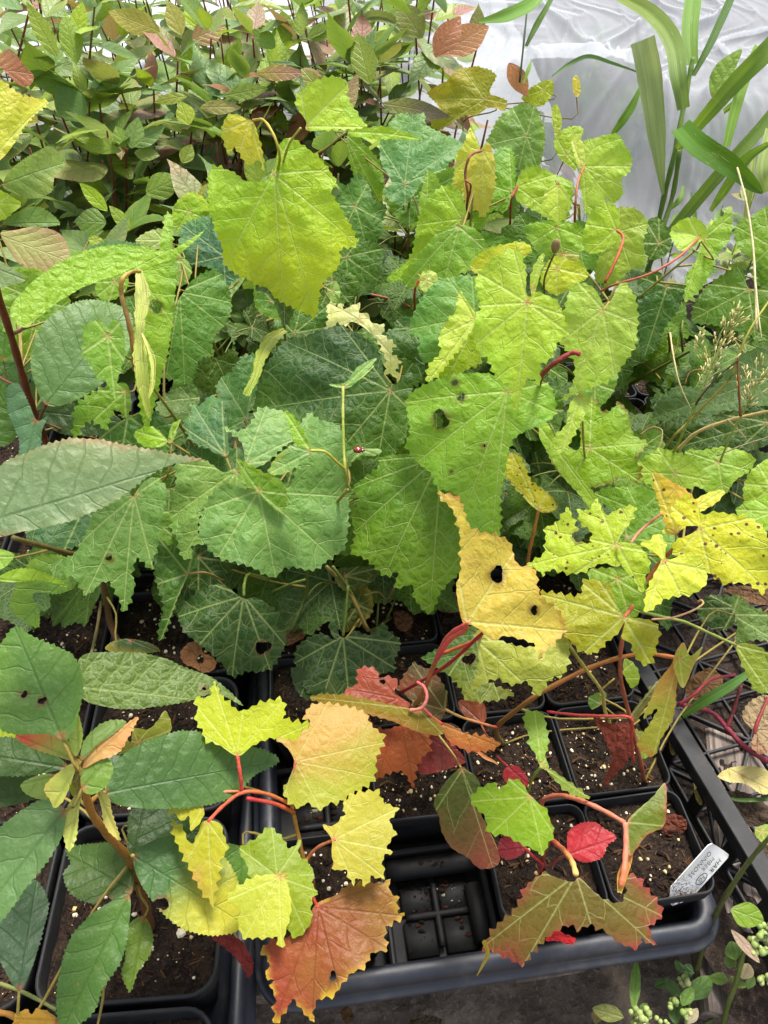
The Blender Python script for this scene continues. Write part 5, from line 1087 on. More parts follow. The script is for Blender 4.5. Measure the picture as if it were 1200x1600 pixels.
H('o',(105,1200),24,'105,1195 60,1165 0,1150 -20,1180 -15,1210 40,1212 85,1205',(76,106,58),None,'B',veins='-15,1180')
H('o',(100,1230),22,'95,1235 30,1205 0,1200 -20,1240 -10,1262 50,1250',(66,98,46),None,'B',veins='-15,1250')
H('o',(165,1239),18,'165,1240 175,1200 205,1170 260,1147 300,1141 360,1154 420,1169 442,1185 400,1210 370,1240 330,1256 270,1263 220,1263 180,1256',(86,124,72),(96,134,70),'B',veins='440,1186',holes=[],label='wide dark green serrate leaf with one brown spot',spot=.12)
H('g',(215,1160),12,'185,1178 195,1155 205,1160 208,1138 230,1140 245,1128 258,1110 268,1140 240,1155 215,1170',(158,166,62),None,'F1',tam=.4)
H('o',(118,1188),29,'118,1188 105,1155 80,1139 50,1136 22,1146 45,1166 80,1179',(190,200,112),(232,104,74),'B',mode='tip',veins='23,1147',label='pale yellow leaf with a red tip')
H('o',(122,1186),29.5,'118,1182 108,1160 113,1130 120,1110 129,1140 127,1166',(168,192,92),None,'B')
H('o',(127,1188),29.5,'127,1188 130,1160 150,1136 175,1124 198,1127 180,1145 150,1166',(134,166,88),None,'B',veins='196,1128')
H('o',(129,1200),29,'129,1200 145,1165 170,1150 190,1135 216,1119 206,1142 185,1176 155,1188',(224,186,122),(222,96,92),'B',mode='noise',veins='214,1121',label='apricot and pink leaf')
H('o',(128,1232),28.5,'128,1234 127,1205 140,1190 166,1184 177,1200 167,1226 146,1241',(128,164,74),None,'B',veins='168,1186')
H('o',(86,1213),27,'88,1211 60,1211 33,1224 40,1240 65,1250 82,1250 100,1230',(160,190,100),None,'B',veins='34,1225')
H('o',(120,1194),29.5,'118,1192 95,1205 71,1231 78,1250 85,1263 100,1250 112,1222',(188,202,106),(225,190,120),'B',veins='84,1260',fold=.3)
H('o',(124,1240),27,'124,1239 105,1260 97,1290 107,1330 119,1310 123,1275',(198,208,118),None,'B',veins='107,1328')
H('o',(152,1237),26,'152,1234 170,1245 175,1270 185,1300 188,1314 172,1302 162,1285 158,1260',(208,208,118),(220,180,140),'B',veins='187,1312',fold=.3)
H('o',(128,1215),27.5,'125,1218 108,1225 115,1245 130,1240',(170,180,40),None,'B')
H('o',(101,1266),27,'101,1264 99,1300 77,1342 45,1382 0,1442 -45,1470 -45,1330 0,1292 40,1262 70,1250',(112,150,100),(98,138,84),'B',veins='-40,1440',label='large pale green leaf drooping off the left edge')
H('o',(30,1547),12,'30,1548 5,1512 -5,1480 -5,1420 30,1385 55,1371 73,1395 76,1420 65,1462 50,1512',(80,112,84),(70,100,72),'B',veins='58,1374')
H('o',(206,1392),11,'206,1394 175,1410 140,1411 110,1396 97,1365 108,1345 100,1320 150,1316 190,1320 206,1345',(86,118,52),(76,108,50),'B',veins='102,1330',spot=.2,holes=[(165,1410,10)])
H('o',(201,1400),12,'202,1399 170,1410 130,1440 105,1476 90,1532 87,1572 95,1608 122,1602 150,1576 160,1546 190,1500 201,1450',(98,140,66),(88,130,66),'B',veins='103,1598',spot=.25,label='upright green leaf at the bottom of the shrub')
H('o',(225,1433),8,'226,1432 205,1440 198,1460 195,1500 190,1520 203,1550 215,1520 235,1490 239,1460',(112,142,50),None,'B',veins='204,1546')
H('o',(209,1338),12.5,'208,1338 215,1371 240,1411 270,1441 300,1456 340,1461 376,1450 383,1420 375,1385 360,1350 330,1318 300,1309 260,1307 225,1320',(88,130,76),(190,192,66),'B',mode='tip',veins='378,1440',holes=[(252,1412,10)],label='broad dark green leaf with a yellow corner')
H('o',(207,1346),8,'205,1346 199,1300 205,1265 240,1260 290,1270 300,1300 262,1312',(68,98,54),None,'B',veins='225,1262')
H('o',(150,1180),16,'160,1240 140,1200 160,1170 190,1165 180,1200',(74,108,62),None,'B')
H('o',(215,1290),7,'210,1265 240,1262 300,1265 330,1300 300,1320 250,1330 215,1340',(62,92,44),None,'B')
H('o',(380,1320),10,'345,1320 375,1322 395,1340 400,1370 375,1385 352,1350',(104,146,66),None,'F1')
H('o',(10,1160),18,'-10,1120 30,1130 60,1148 30,1160 -10,1165',(160,180,46),None,'B')
H('x',(372,1470),3,'328,1462 345,1458 372,1466 384,1480 396,1505 388,1528 372,1500 352,1482',(128,42,42),None,'F1')
H('g',(90,1595),10,'22,1592 35,1578 50,1584 60,1575 88,1590 92,1615 22,1615',(216,172,50),None,'B',spot=.5)
# leaves at the upper left margin
H('g',(-4,240),40,'-5,128 20,138 36,146 45,142 78,142 56,170 36,200 12,238 -10,246',(192,200,62),(205,200,90),'A',pet=False)
H('o',(4,288),36,'4,290 20,262 50,240 76,226 90,232 104,250 86,275 80,300 50,311 22,302',(132,164,76),(150,170,90),'A')
H('o',(5,350),33,'5,350 25,332 60,322 92,346 55,354',(124,160,82),None,'A',veins='90,346')
H('d',(12,372),33,'0,362 20,360 58,354 95,365 108,400 90,420 62,430 30,412 12,388',(168,172,120),(188,160,138),'A',mode='edge',veins='100,405',spot=.3,label='dull pinkish leaf')
H('o',(-5,420),36,'-8,408 20,420 40,437 10,447 -10,452',(146,172,128),None,'A')
H('g',(-5,318),35,'-8,298 15,305 33,320 10,340 -8,342',(168,198,48),None,'A')
H('g',(60,470),29,'-5,440 45,420 90,440 110,480 80,540 40,560 0,500',(110,152,44),(140,180,50),'A')
H('g',(95,545),26,'60,500 110,490 140,520 120,570 80,600 60,560',(128,172,60),None,'A')
H('g',(180,440),33,'150,440 175,425 200,432 196,455 170,470 152,462',(140,180,60),None,'A')
H('g',(255,375),30,'212,375 240,358 262,362 258,385 225,392',(158,180,110),None,'j')
H('g',(150,375),31,'138,375 145,368 158,372 165,385 150,388',(158,196,60),None,'A')
H('g',(280,405),28,'270,400 290,405 300,425 285,445 270,440',(150,186,96),None,'i')
# ------------------------------------------------------------------ under-storey leaves of the vines (shared meshes)
def std_outline(kind, L, rr):
    if kind == 'g':
        base = [(0, -.02), (.10, -.16), (.30, -.22), (.44, -.05), (.50, .12), (.62, .38), (.44, .48), (.40, .66), (.22, .74), (0, 1.0), (-.20, .76), (-.38, .68), (-.44, .46), (-.62, .36), (-.50, .10), (-.44, -.06), (-.30, -.20), (-.10, -.15)]
        vs = [(0, 1), (.62, .38), (-.62, .36), (.36, -.18), (-.36, -.18)]
    elif kind == 'd':
        base = [(0, 0), (.09, .08), (.18, .24), (.22, .40), (.19, .58), (.11, .76), (.035, .90), (0, 1.04), (-.03, .90), (-.10, .76), (-.19, .58), (-.22, .40), (-.18, .24), (-.09, .08)]; vs = [(0, 1)]
    else:
        base = [(0, 0), (.14, .06), (.28, .28), (.31, .48), (.22, .74), (0, 1.0), (-.22, .74), (-.31, .48), (-.28, .28), (-.14, .06)]; vs = [(0, 1)]
    return [(x * L * rr.uniform(.9, 1.1), y * L * rr.uniform(.94, 1.06)) for x, y in base], [(x * L, y * L) for x, y in vs]
LIB = {}
def lib(kind, cols, n, L, lod, **kw):
    r_ = random.Random(len(LIB) + 5); out = []
    for k in range(n):
        ol, vs = std_outline(kind, L, r_); c = cols[k % len(cols)]
        out.append(leaf_mesh(kind, ol, vs, c[0], c[1], mode=c[2] if len(c) > 2 else 'edge', seed=500 + len(LIB) * 40 + k, lod=lod, ck=(1.25 if kind == 'd' else 1.1), fold=r_.uniform(-.1, .35), bend=r_.uniform(.3, 3.0 if kind == 'd' else 2), spot=(.3 if r_.random() < .2 else 0)))
    LIB[kind, len(LIB)] = out
    for m_ in out: m_.materials.append(KIND[kind]['mat'])
    return out
def place(me, name, parent, pos, ydir, nrm, sc):
    ya = Vector(ydir).normalized(); za = Vector(nrm); xa = ya.cross(za)
    if xa.length < .05: xa = ya.cross(Vector((1, .3, .2)))
    xa.normalize(); za = xa.cross(ya)
    Mx = Matrix(((xa.x * sc, ya.x * sc, za.x * sc, pos[0]), (xa.y * sc, ya.y * sc, za.y * sc, pos[1]), (xa.z * sc, ya.z * sc, za.z * sc, pos[2]), (0, 0, 0, 1)))
    return link(name, me, None, parent, Mx)
GV = lib('g', [((70, 108, 40), (95, 135, 45)), ((84, 124, 44), (60, 100, 40)), ((100, 142, 50), (80, 120, 50)), ((66, 102, 56), (84, 120, 60)), ((120, 160, 45), (95, 140, 50)), ((58, 92, 38), (80, 112, 40))], 12, .10, .6)
def px_of(p):
    d = Vector(p) - CAM; z = d.dot(FWD); return 600 + F * d.dot(RGT) / z, 800 - F * d.dot(UPV) / z, z
rr = random.Random(11)
for key in VKEYS:
    d = PL[key]; root = d['root']; pts = d['pts']; top = pts[-1]
    for k in range(26):
        f = rr.uniform(.25, .9); a = pts[int(f * (len(pts) - 1))]; az = rr.uniform(0, 6.28); out = Vector((math.cos(az), math.sin(az), rr.uniform(-.1, .5)))
        b = a + out * rr.uniform(.03, .075)
        sc = rr.uniform(.5, .95); b.z = min(b.z, top.z - .06)
        if b.z < .02: b.z = rr.uniform(.03, .08)
        X_, Y_, _ = px_of(b)
        if Y_ > 790 and X_ < 1000: continue
        if hides_a_leaf(b, .05 * sc, .9): continue
        o = place(rr.choice(GV), 'leaf', root, b, Vector((out.x, out.y, rr.uniform(-.7, .1))), Vector((rr.uniform(-.3, .3), -.55 + rr.uniform(-.3, .3), .8)), sc)
        tube('petiole', [a, a.lerp(b, .5) + Vector((0, 0, .008)), b], .0012, .0009, (110, 125, 55), (130, 140, 70), M_STEM, o, 5, 3)

# low filler leaves added over the pots to darken the shaded band
for k in range(34):
    x_, y_ = (rr.uniform(10, 660), rr.uniform(835, 925)) if k % 4 else (rr.uniform(840, 1010), rr.uniform(800, 900))
    b = P(x_, y_, rr.uniform(3, 9)); sc = rr.uniform(.45, .8)
    if hides_a_leaf(b, .05 * sc, .75, -.01): continue
    dd, key, att = nearest_plant(b, VKEYS + ['F6', 'F7', 'F3', 'F5'])
    if (att - b).length > .20: continue
    o = place(rr.choice(GV), 'leaf', PL[key]['root'], b, Vector((rr.uniform(-1, 1), rr.uniform(-1, .3), rr.uniform(-.5, .1))), Vector((rr.uniform(-.3, .3), -.4, .85)), sc)
    tube('petiole', [att, att.lerp(b, .5) + Vector((0, 0, .01)), b], .0012, .0009, (110, 125, 55), (130, 140, 70), M_STEM, o, 5, 3)

# loose canes and stalks seen in the dark between the vines on the right
for pth, r, c in [([(1000,640,6),(1060,600,12),(1090,560,18),(1130,545,20)],2.4,(112,122,56)), ([(985,660,8),(1030,660,10),(1060,668,12)],1.8,(120,130,60)), ([(985,600,12),(1030,575,16),(1085,545,20)],2.0,(126,128,70)),
                  ([(1045,655,4),(1047,560,14),(1045,520,20)],2.0,(150,140,80)), ([(990,560,14),(1020,580,15),(1032,592,16)],1.2,(170,140,70)), ([(1070,480,20),(1065,520,19),(1068,560,15)],1.8,(110,130,50)),
                  ([(340,520,16),(352,560,12),(360,600,8)],1.8,(180,180,110)), ([(930,770,3),(890,830,2),(860,840,2)],2,(110,90,60)), ([(835,720,10),(850,700,12),(870,680,14)],2,(130,120,50)), ([(1020,790,3),(1000,830,4),(960,850,5)],1.4,(160,150,110)),
                  ([(640,480,20),(620,470,22),(580,460,24)],1.8,(190,120,100)), ([(640,505,19),(660,490,21),(675,470,22)],1.8,(180,110,90)), ([(395,510,18),(440,495,20),(490,490,21)],2.2,(190,160,120)), ([(820,760,8),(800,800,6),(790,860,2)],2.6,(130,140,60))]:
    tube('stalk', [P(*p) for p in pth], r / 1000, r / 1000 * .8, c, c, M_STEM, PL[nearest_plant(P(*pth[0]), VKEYS)[1]]['root'], 7, 5)

# ------------------------------------------------------------------ dogwoods at the back
DC = [((108, 140, 74), (130, 156, 86)), ((122, 150, 84), (104, 134, 70)), ((138, 160, 94), (160, 168, 108)), ((112, 148, 96), (134, 160, 104)), ((146, 168, 74), (120, 148, 64)), ((92, 122, 66), (112, 140, 72)),
      ((142, 152, 100), (158, 142, 112), 'tip'), ((126, 150, 84), (144, 144, 96), 'edge'), ((156, 180, 64), (126, 158, 60)), ((116, 142, 90), (146, 156, 114), 'noise')]
DV = lib('d', DC, 20, .075, 1.0)
DMV = lib('d', [((152, 124, 112), (140, 140, 100), 'noise'), ((160, 112, 108), (150, 130, 110), 'noise'), ((150, 110, 84), (160, 140, 100), 'noise')], 6, .075, 1.0)
DGN = 'dogwood cuttings standing at the back'
def dogwood(base, tops, label, dens=1.0, mauve=.05, lsc=1.0, rr=None, group=DGN, tops_r=.0020, tint=None):
    rr = rr or random.Random(int(base.x * 1e4)); root = empty('dogwood', base, label, 'dogwood', group)
    for tp in tops:
        tp = Vector(tp); b = Vector((base.x + rr.uniform(-.01, .01), base.y + rr.uniform(-.01, .01), base.z)); mid = b.lerp(tp, .5) + Vector((rr.uniform(-.02, .02), rr.uniform(-.02, .02), 0))
        c = rr.choice([(128, 52, 56), (116, 58, 50), (132, 76, 60), (110, 96, 56)])
        tube('stem', [b, mid, tp], tops_r, .0016, c, (c[0] + 18, c[1] + 20, c[2] + 8), M_STEM, root, 7, 5)
        L = (tp - b).length; n = max(3, int(L / .058)); ang = rr.uniform(0, 3.14)
        for k in range(n + 1):
            f = .22 + .78 * k / n
            if f < .45 and rr.random() > .7: continue
            p = (b * (1 - f) ** 2 + mid * 2 * f * (1 - f) + tp * f * f) if False else b.lerp(mid, f * 2) if f < .5 else mid.lerp(tp, f * 2 - 1)
            ang += 1.57 + rr.uniform(-.3, .3); top = k >= n - 0
            for sgn in ((0, 1) if not top else (0, 1, .5, 1.5)):
                if rr.random() > dens: continue
                a = ang + sgn * math.pi + rr.uniform(-.3, .3); el = rr.uniform(-.35, .55) if not top else rr.uniform(.3, 1.1)
                out = Vector((math.cos(a) * math.cos(el), math.sin(a) * math.cos(el), math.sin(el)))
                lp = p + out * rr.uniform(.006, .016); sc = lsc * rr.uniform(.7, 1.25) * (.75 if top else 1) * (1.1 - .3 * f)
                if hides_a_leaf(lp + out * .04 * sc, .03 * sc, .8, 0): continue
                me = rr.choice(DMV) if rr.random() < mauve else DV[rr.choice(tint) + 10 * rr.randint(0, 1)] if tint and rr.random() < .75 else rr.choice(DV)
                side_ = Vector((-math.sin(a), math.cos(a), 0)); nm = out.cross(side_); nm = nm if nm.z > 0 else -nm
                o = place(me, 'leaf', root, lp, out + Vector((0, 0, -.1)), nm + Vector((rr.uniform(-.4, .4), rr.uniform(-.4, .4), 0)), sc)
    return root
# the ones that can be picked out: stems through the points where the photograph shows them
DH = [((140, 160, 31), (135, 300, 6), 'dogwood with a rosette of blue-green leaves near the upper left', .95, .02), ((197, 232, 27), (212, 372, 2), 'low dogwood with a pale green pointed rosette, upper left', .95, 0),
      ((278, 95, 36), (290, 260, 5), 'dogwood with a dark red stem and greyish mauve upper leaf', .9, .15), ((45, 20, 44), (62, 150, 10), 'dogwood with a bare maroon stem at the top left corner', .5, .2),
      ((148, 10, 44), (158, 130, 8), 'dogwood with a bent maroon stem crossing the hazy leaves at the top', .55, .1), ((395, 60, 38), (400, 200, 6), 'dogwood with narrow upright leaves above the big lime vine leaf', .9, .1),
      ((565, 100, 34), (560, 220, 4), 'dogwood with one long upright leaf below a curled grey leaf', .85, .1), ((648, 30, 40), (655, 180, 4), 'dogwood with crimson stem and a leaf rolled over at the top', .7, .3),
      ((700, 30, 40), (660, 170, 4), 'leaning dogwood with faded mauve leaves beside the netting', .6, .7), ((512, 120, 33), (505, 220, 4), 'short dogwood with purplish dull leaves behind the folded vine leaf', .9, .45),
      ((745, 75, 36), (690, 180, 3), 'dogwood at the edge of the netting with a bare dark diagonal stem', .35, .5), ((330, 60, 38), (330, 240, 4), 'dogwood with pale new leaves left of the yellow hanging leaf', .9, .05),
      ((90, 240, 27), (100, 340, 3), 'dogwood with broad dull leaves low at the left', .9, .1), ((470, 70, 37), (455, 210, 4), 'dogwood with yellowing middle leaves behind the folded lime leaf', .9, .15),
      ((240, 140, 32), (240, 260, 4), 'dogwood standing before the bright patch of sheet at upper left', .8, .05), ((300, 200, 27), (300, 320, 2), 'dogwood in dark green leaf just left of the yellow hanging leaf', .9, .05)]
for (tp, bs, lab, dens, mv) in DH:
    t_ = P(*tp); b_ = P(*bs); b2 = Vector((b_.x, (b_.y + t_.y) / 2, -.03)); rr = random.Random(tp[0])
    ts = [t_]
    if dens > .8: ts += [t_ + Vector((rr.uniform(-.05, .05), rr.uniform(-.02, .05), -rr.uniform(.05, .12)))]
    dogwood(b2, ts, lab, dens, mv, 1.5, rr)
rr = random.Random(3); n_ = 0
for row, y in enumerate((.98, 1.08, 1.20, 1.33, 1.47, 1.63, 1.80, 2.0, 2.25, 2.55, 2.9)):
    x = -y * .56
    while x < .03 + .075 * row * (1 if row < 4 else 1.0):
        hgt = rr.uniform(.13, .20) + min(.22, .055 * row); b = Vector((x + rr.uniform(-.03, .03), y + rr.uniform(-.04, .04), -.03))
        if (x > .02 and row < 2) or px_of((b.x, b.y, .2))[0] > 700: x += .1; continue
        tops = [(b.x + rr.uniform(-.09, .09), b.y + rr.uniform(-.06, .06), hgt * rr.uniform(.75, 1.08)) for _ in range(2)]
        ti, tw = rr.choice([((0, 1), 'mid green'), ((2, 9), 'dusty pale green'), ((3,), 'blue-green'), ((4, 8), 'yellowish green'), ((5, 0), 'dark green'), ((6, 7), 'dull olive')])
        px_, _, _ = px_of((b.x, b.y, .15)); zn = 'at the left edge' if px_ < 100 else 'left of the yellow hanging leaf' if px_ < 340 else 'behind the big lime leaf' if px_ < 520 else 'behind the olive yellow leaf' if px_ < 740 else 'beside the netting'
        dp = ['first', 'second', 'third', 'fourth', 'fifth', 'sixth', 'seventh', 'eighth', 'ninth', 'tenth', 'last'][row]
        dogwood(b, tops, f"dogwood with {tw} leaves {zn}, {dp} dogwood row", .72, .03 + .012 * row, 1.95 if row < 5 else 1.7, rr, 'dogwoods crowded at the back' if row < 4 else 'far dogwoods against the sheet', tint=ti)
        x += rr.uniform(.085, .125) + row * .010; n_ += 1
# single picked-out dogwood leaves
def dleaf(b, t, w_, h, c1, c2=None, mode='tip', **kw):
    c1 = (c1[0] + 14, c1[1] + 2, max(30, c1[2] - 18))
    b, t = np.array(b, float), np.array(t, float); d = t - b; nn_ = np.array([-d[1], d[0]]) / np.hypot(*d)
    prof = [(0, 0), (.12, .5), (.3, .92), (.5, 1), (.7, .78), (.88, .35), (1, 0)]
    pts = [b + d * f + nn_ * w_ * g_ for f, g_ in prof] + [b + d * f - nn_ * w_ * g_ for f, g_ in prof[-2:0:-1]]
    dd, k, v = nearest_plant(P(*b, h), DK); return hero('d', tuple(b), h, [tuple(p) for p in pts], c1, c2, DK[0] if k is None else k, veins=f'{t[0]},{t[1]}', mode=mode, pet=False, **kw)
DK = []
for i_, o in enumerate([o for o in bpy.data.objects if o.name.startswith('dogwood') and o.get('group') == DGN]):
    k = f'D{i_}'; DK.append(k); ch = [c for c in o.children if c.name.startswith('stem')][0]
    L0_ = WM[ch.name].translation; PL[k] = dict(root=o, pts=[L0_.lerp(Vector(DH[i_][0] and P(*DH[i_][0])), q / 8) for q in range(9)])
for a in [((128,155),(30,103),15,31.5,(112,160,92)), ((138,150),(216,85),19,32,(122,166,132)), ((132,190),(84,130),24,30,(96,142,100)), ((190,236),(108,216),12,28,(130,168,98)), ((205,228),(258,196),15,28,(118,162,120)), ((196,230),(180,196),12,28.5,(124,166,92)), ((205,232),(216,182),15,28.4,(110,152,104)), ((210,238),(250,242),12,27,(120,154,96)),
          ((228,302),(282,276),22,24,(110,150,82)), ((168,330),(124,284),11,24,(136,178,52)), ((166,348),(116,345),22,21,(98,140,84)), ((298,62),(290,148),12,37,(106,148,44)), ((250,50),(168,14),20,38,(152,162,104)), ((300,62),(352,38),21,37,(150,138,124)), ((284,55),(262,0),15,38,(158,170,120)), ((312,45),(295,-5),17,38,(150,190,44)),
          ((312,168),(378,166),12,33,(140,150,112)), ((292,150),(240,158),9,34,(138,162,90)), ((296,195),(282,158),15,33,(150,180,90)), ((120,100),(100,15),18,38,(120,160,80)), ((90,90),(40,0),14,40,(130,164,86)), ((118,55),(128,0),14,40,(140,178,58)), ((578,132),(556,46),20,34.5,(120,152,82)), ((596,162),(706,176),15,32,(118,136,98),(110,100,100)), ((530,195),(560,110),13,31,(140,150,104),(150,120,110)),
          ((690,85),(765,35),24,36,(160,128,118)), ((680,90),(720,20),20,37,(150,112,104)), ((795,98),(825,150),15,34,(168,128,118)), ((720,60),(690,80),10,37,(170,120,110)), ((660,60),(620,0),22,38,(120,140,100)), ((480,60),(525,40),14,38,(118,154,90)), ((430,75),(395,45),14,37,(112,154,98)), ((450,60),(440,15),14,38,(120,160,90)), ((400,115),(478,112),13,36,(150,150,110),(160,120,110)), ((500,140),(470,105),12,35,(130,150,96)),
          ((205,360),(170,320),10,20,(120,158,60)), ((250,190),(315,200),11,29,(128,160,90)), ((285,255),(300,225),12,28,(120,150,80)), ((310,310),(345,290),14,26,(150,160,90)), ((375,60),(350,120),12,36,(120,160,80)), ((60,190),(10,170),16,33,(150,160,90)), ((350,150),(420,135),13,34,(112,146,84))]:
    dleaf(*a[:4], *a[4:])
strap([(556,42,36),(580,25,37),(610,30,37),(632,50,36)], [8,22,20,8], (150,160,120), (130,150,100), DK[7], crease=.4, jag=.1, mat=M_DOG, label='leaf rolled over lengthwise')
H('d', (8,110), 38, '-5,95 15,75 40,105 52,115 50,130 35,135 15,120', (168,116,92), (180,150,104), DK[3], mode='noise', pet=False)

# ------------------------------------------------------------------ crop netting
def net_z(x, y):
    a = min(1, max(0, (y - 1.40 - .10 * math.sin(x * 5) ) / .35)); a = a * a * (3 - 2 * a)
    z = -.02 + .20 * a + .10 * math.exp(-(((x - .40) / .16) ** 2 + ((y - 1.75) / .20) ** 2)) + .10 * min(1, max(0, (y - 2.0) / 1.5))
    wx, wy = x + .22 * fbm(x, y, 1.5, 3), y + .14 * fbm(x + 5, y, 1.5, 3)
    z += .030 * fbm(x, y, 1.6, 3)
    for kx, ky, ph_, am_, sh in ((8, 3, 0, .022, 5), (13, -5, 1.3, .016, 6), (22, 6, .4, .011, 5), (30, -10, 2.1, .008, 4), (47, 9, .9, .005, 4)):
        m_ = .5 + .5 * noise.noise(Vector((x * 1.9 + ph_ * 7, y * 1.9, ph_)))
        z += am_ * m_ * (1 - abs(math.sin(kx * wx + ky * wy + ph_))) ** sh * 1.6
    return z
me = grid_mesh('netting', .10, 2.4, 1.30, 4.4, 420, 460, net_z, .1)
for v in me.vertices: v.co.x += .18 * max(0, v.co.y - 1.75) * (-1 if v.co.x < .4 else 0)
tag(link('netting', me, M_NET), 'white crop netting draped in soft folds behind the vines', 'netting')
rr = random.Random(21)
tag(link('weed_bed', grid_mesh('weed_bed', .05, 3.4, 1.2, 5.6, 60, 60, lambda x, y: -.10 + .02 * fbm(x, y, 5)), M_SOIL), kind='structure')
for k, (x, y, h, lab) in enumerate([(882, 118, 25, 'plant with dark drooping leaves showing through the netting near its hump'), (850, 180, 14, 'dull green plant under the netting beside the vines'), (1010, 130, 18, 'greyish plant under the netting behind the reed blades'), (1110, 150, 18, 'green plant under the netting at the upper right'), (1180, 60, 22, 'plant under the netting in the top right corner'), (960, 250, 3, 'low plant under the front edge of the netting'), (930, 40, 18, 'plant under the netting at the top, right of the hump')]):
    p = P(x, y, h); p.z = min(p.z, net_z(p.x, p.y) - .03); root = empty('covered_plant', (p.x, p.y, -.08), lab, 'plant', 'plants under the netting')
    tube('stem', [Vector((p.x, p.y, -.08)), p], .004, .002, (90, 80, 60), (90, 100, 60), M_STEM, root)
    for q in range(12):
        a = rr.uniform(0, 6.28); hh = rr.uniform(-.5, 1); pos = Vector((p.x, p.y, -.08)).lerp(p, rr.uniform(.4, 1)) + Vector((math.cos(a), math.sin(a), 0)) * .02
        place(rr.choice((GV[:3] + GV[5:6]) if k != 0 else DMV), 'leaf', root, pos, (math.cos(a), math.sin(a), -.5), (0, -.4, .8), rr.uniform(.5, .8))

# ------------------------------------------------------------------ reed grass on the right
rb = Vector((P(1015, 420, 5).x, P(1015, 420, 5).y, -.05))
plant('R', 'reed_clump', 'reed', 'tall reed with broad strap blades, one of them torn, before the netting', rb, [(1018,398,9),(1037,310,18),(1055,235,25),(1075,130,33),(1083,90,36)], .0050, .0036, (120, 150, 70), (130, 165, 80))
plant('R2', 'reed_clump', 'reed', 'second reed leaning right with long diagonal blades', rb + Vector((.05, .03, 0)), [(1010,440,6),(1022,395,12),(1050,310,19),(1062,235,26)], .0045, .0038, (118, 150, 66), (120, 150, 70))
G1, G2 = (122, 160, 84), (98, 136, 62)
for a in [([(1081,100,35),(1078,50,38),(1083,0,40.5),(1090,-40,42)],[22,30,32,26],G1,(120,165,80)), ([(1083,118,34),(1108,72,37),(1132,20,39.5),(1152,-25,41)],[8,14,16,14],(70,108,42),(78,120,48)),
          ([(1068,170,31),(1060,118,35),(1050,62,38),(1015,18,40),(955,-14,41)],[22,30,34,30,20],(112,146,92),(156,182,110)), ([(1036,304,19),(1026,210,27),(1015,120,34),(1004,62,38.5)],[6,34,46,44],(138,162,120),(156,176,138)),
          ([(1056,236,25),(1100,185,31),(1150,128,36),(1200,78,40),(1240,30,43)],[14,26,34,36,34],(98,134,58),(120,156,78)), ([(1020,396,12),(1075,330,18),(1128,268,24),(1185,205,29),(1230,150,33)],[14,24,24,24,22],(98,132,60),(124,158,90)),
          ([(1062,196,34),(1092,226,34),(1140,258,33),(1178,290,31),(1192,302,30)],[40,44,40,22,4],(92,142,26),(74,120,30)), ([(1135,228,30),(1148,175,33),(1165,120,36),(1185,70,38)],[14,20,20,14],(108,150,52),(130,170,70)),
          ([(748,34,41),(790,24,41.5),(825,8,42),(850,-12,42.5)],[6,24,26,22],(128,176,96),(120,166,80)), ([(822,72,36),(838,40,38),(855,10,40),(868,-15,41)],[6,12,10,8],(70,108,40),(90,130,50)), ([(862,120,30),(890,100,31),(920,88,32),(955,98,31),(995,112,30)],[3,8,8,6,3],(96,134,96),(84,126,80)),
          ([(957,210,24),(972,190,26),(988,165,28),(1000,138,30)],[8,16,15,6],(96,140,52),(110,154,64)), ([(1200,225,30),(1165,250,27),(1130,300,22),(1110,330,18)],[10,20,18,8],(110,150,70),(90,130,60)), ([(1198,300,24),(1192,260,27),(1205,200,30)],[20,24,20],(150,176,118),(160,184,120)), ([(1165,340,18),(1172,290,22),(1178,240,25)],[8,14,8],(160,180,110),(150,174,100)),
          ([(1065,400,12),(1085,345,15),(1080,300,18)],[6,9,3],(96,130,60),(110,146,70)), ([(1042,330,16),(1062,312,18),(1068,290,19)],[6,12,4],(112,150,90),(120,156,80)), ([(1130,175,31),(1150,160,33)],[10,14],G1,G2), ([(940,320,14),(950,280,17),(952,240,19)],[3,5,2],(100,140,80),(100,140,80)), ([(818,130,33),(826,108,34.5),(830,95,35)],[5,8,2],(120,160,70),(120,160,70))]:
    strap(a[0], a[1], a[2], a[3], 'R' if a[0][0][0] < 1100 else 'R2', name='blade', crease=.14, jag=.04)
tube('stalk', [P(812,128,32), P(818,70,36), P(824,10,40), P(826,-30,42)], .0018, .0015, (60, 88, 36), (60, 90, 40), M_STEM, PL['R']['root'])
H('o', (1112,150), 30, '1112,152 1108,125 1120,100 1142,82 1160,76 1152,100 1140,125 1124,145', (150, 186, 90), None, 'R2', veins='1158,78', pet=False)
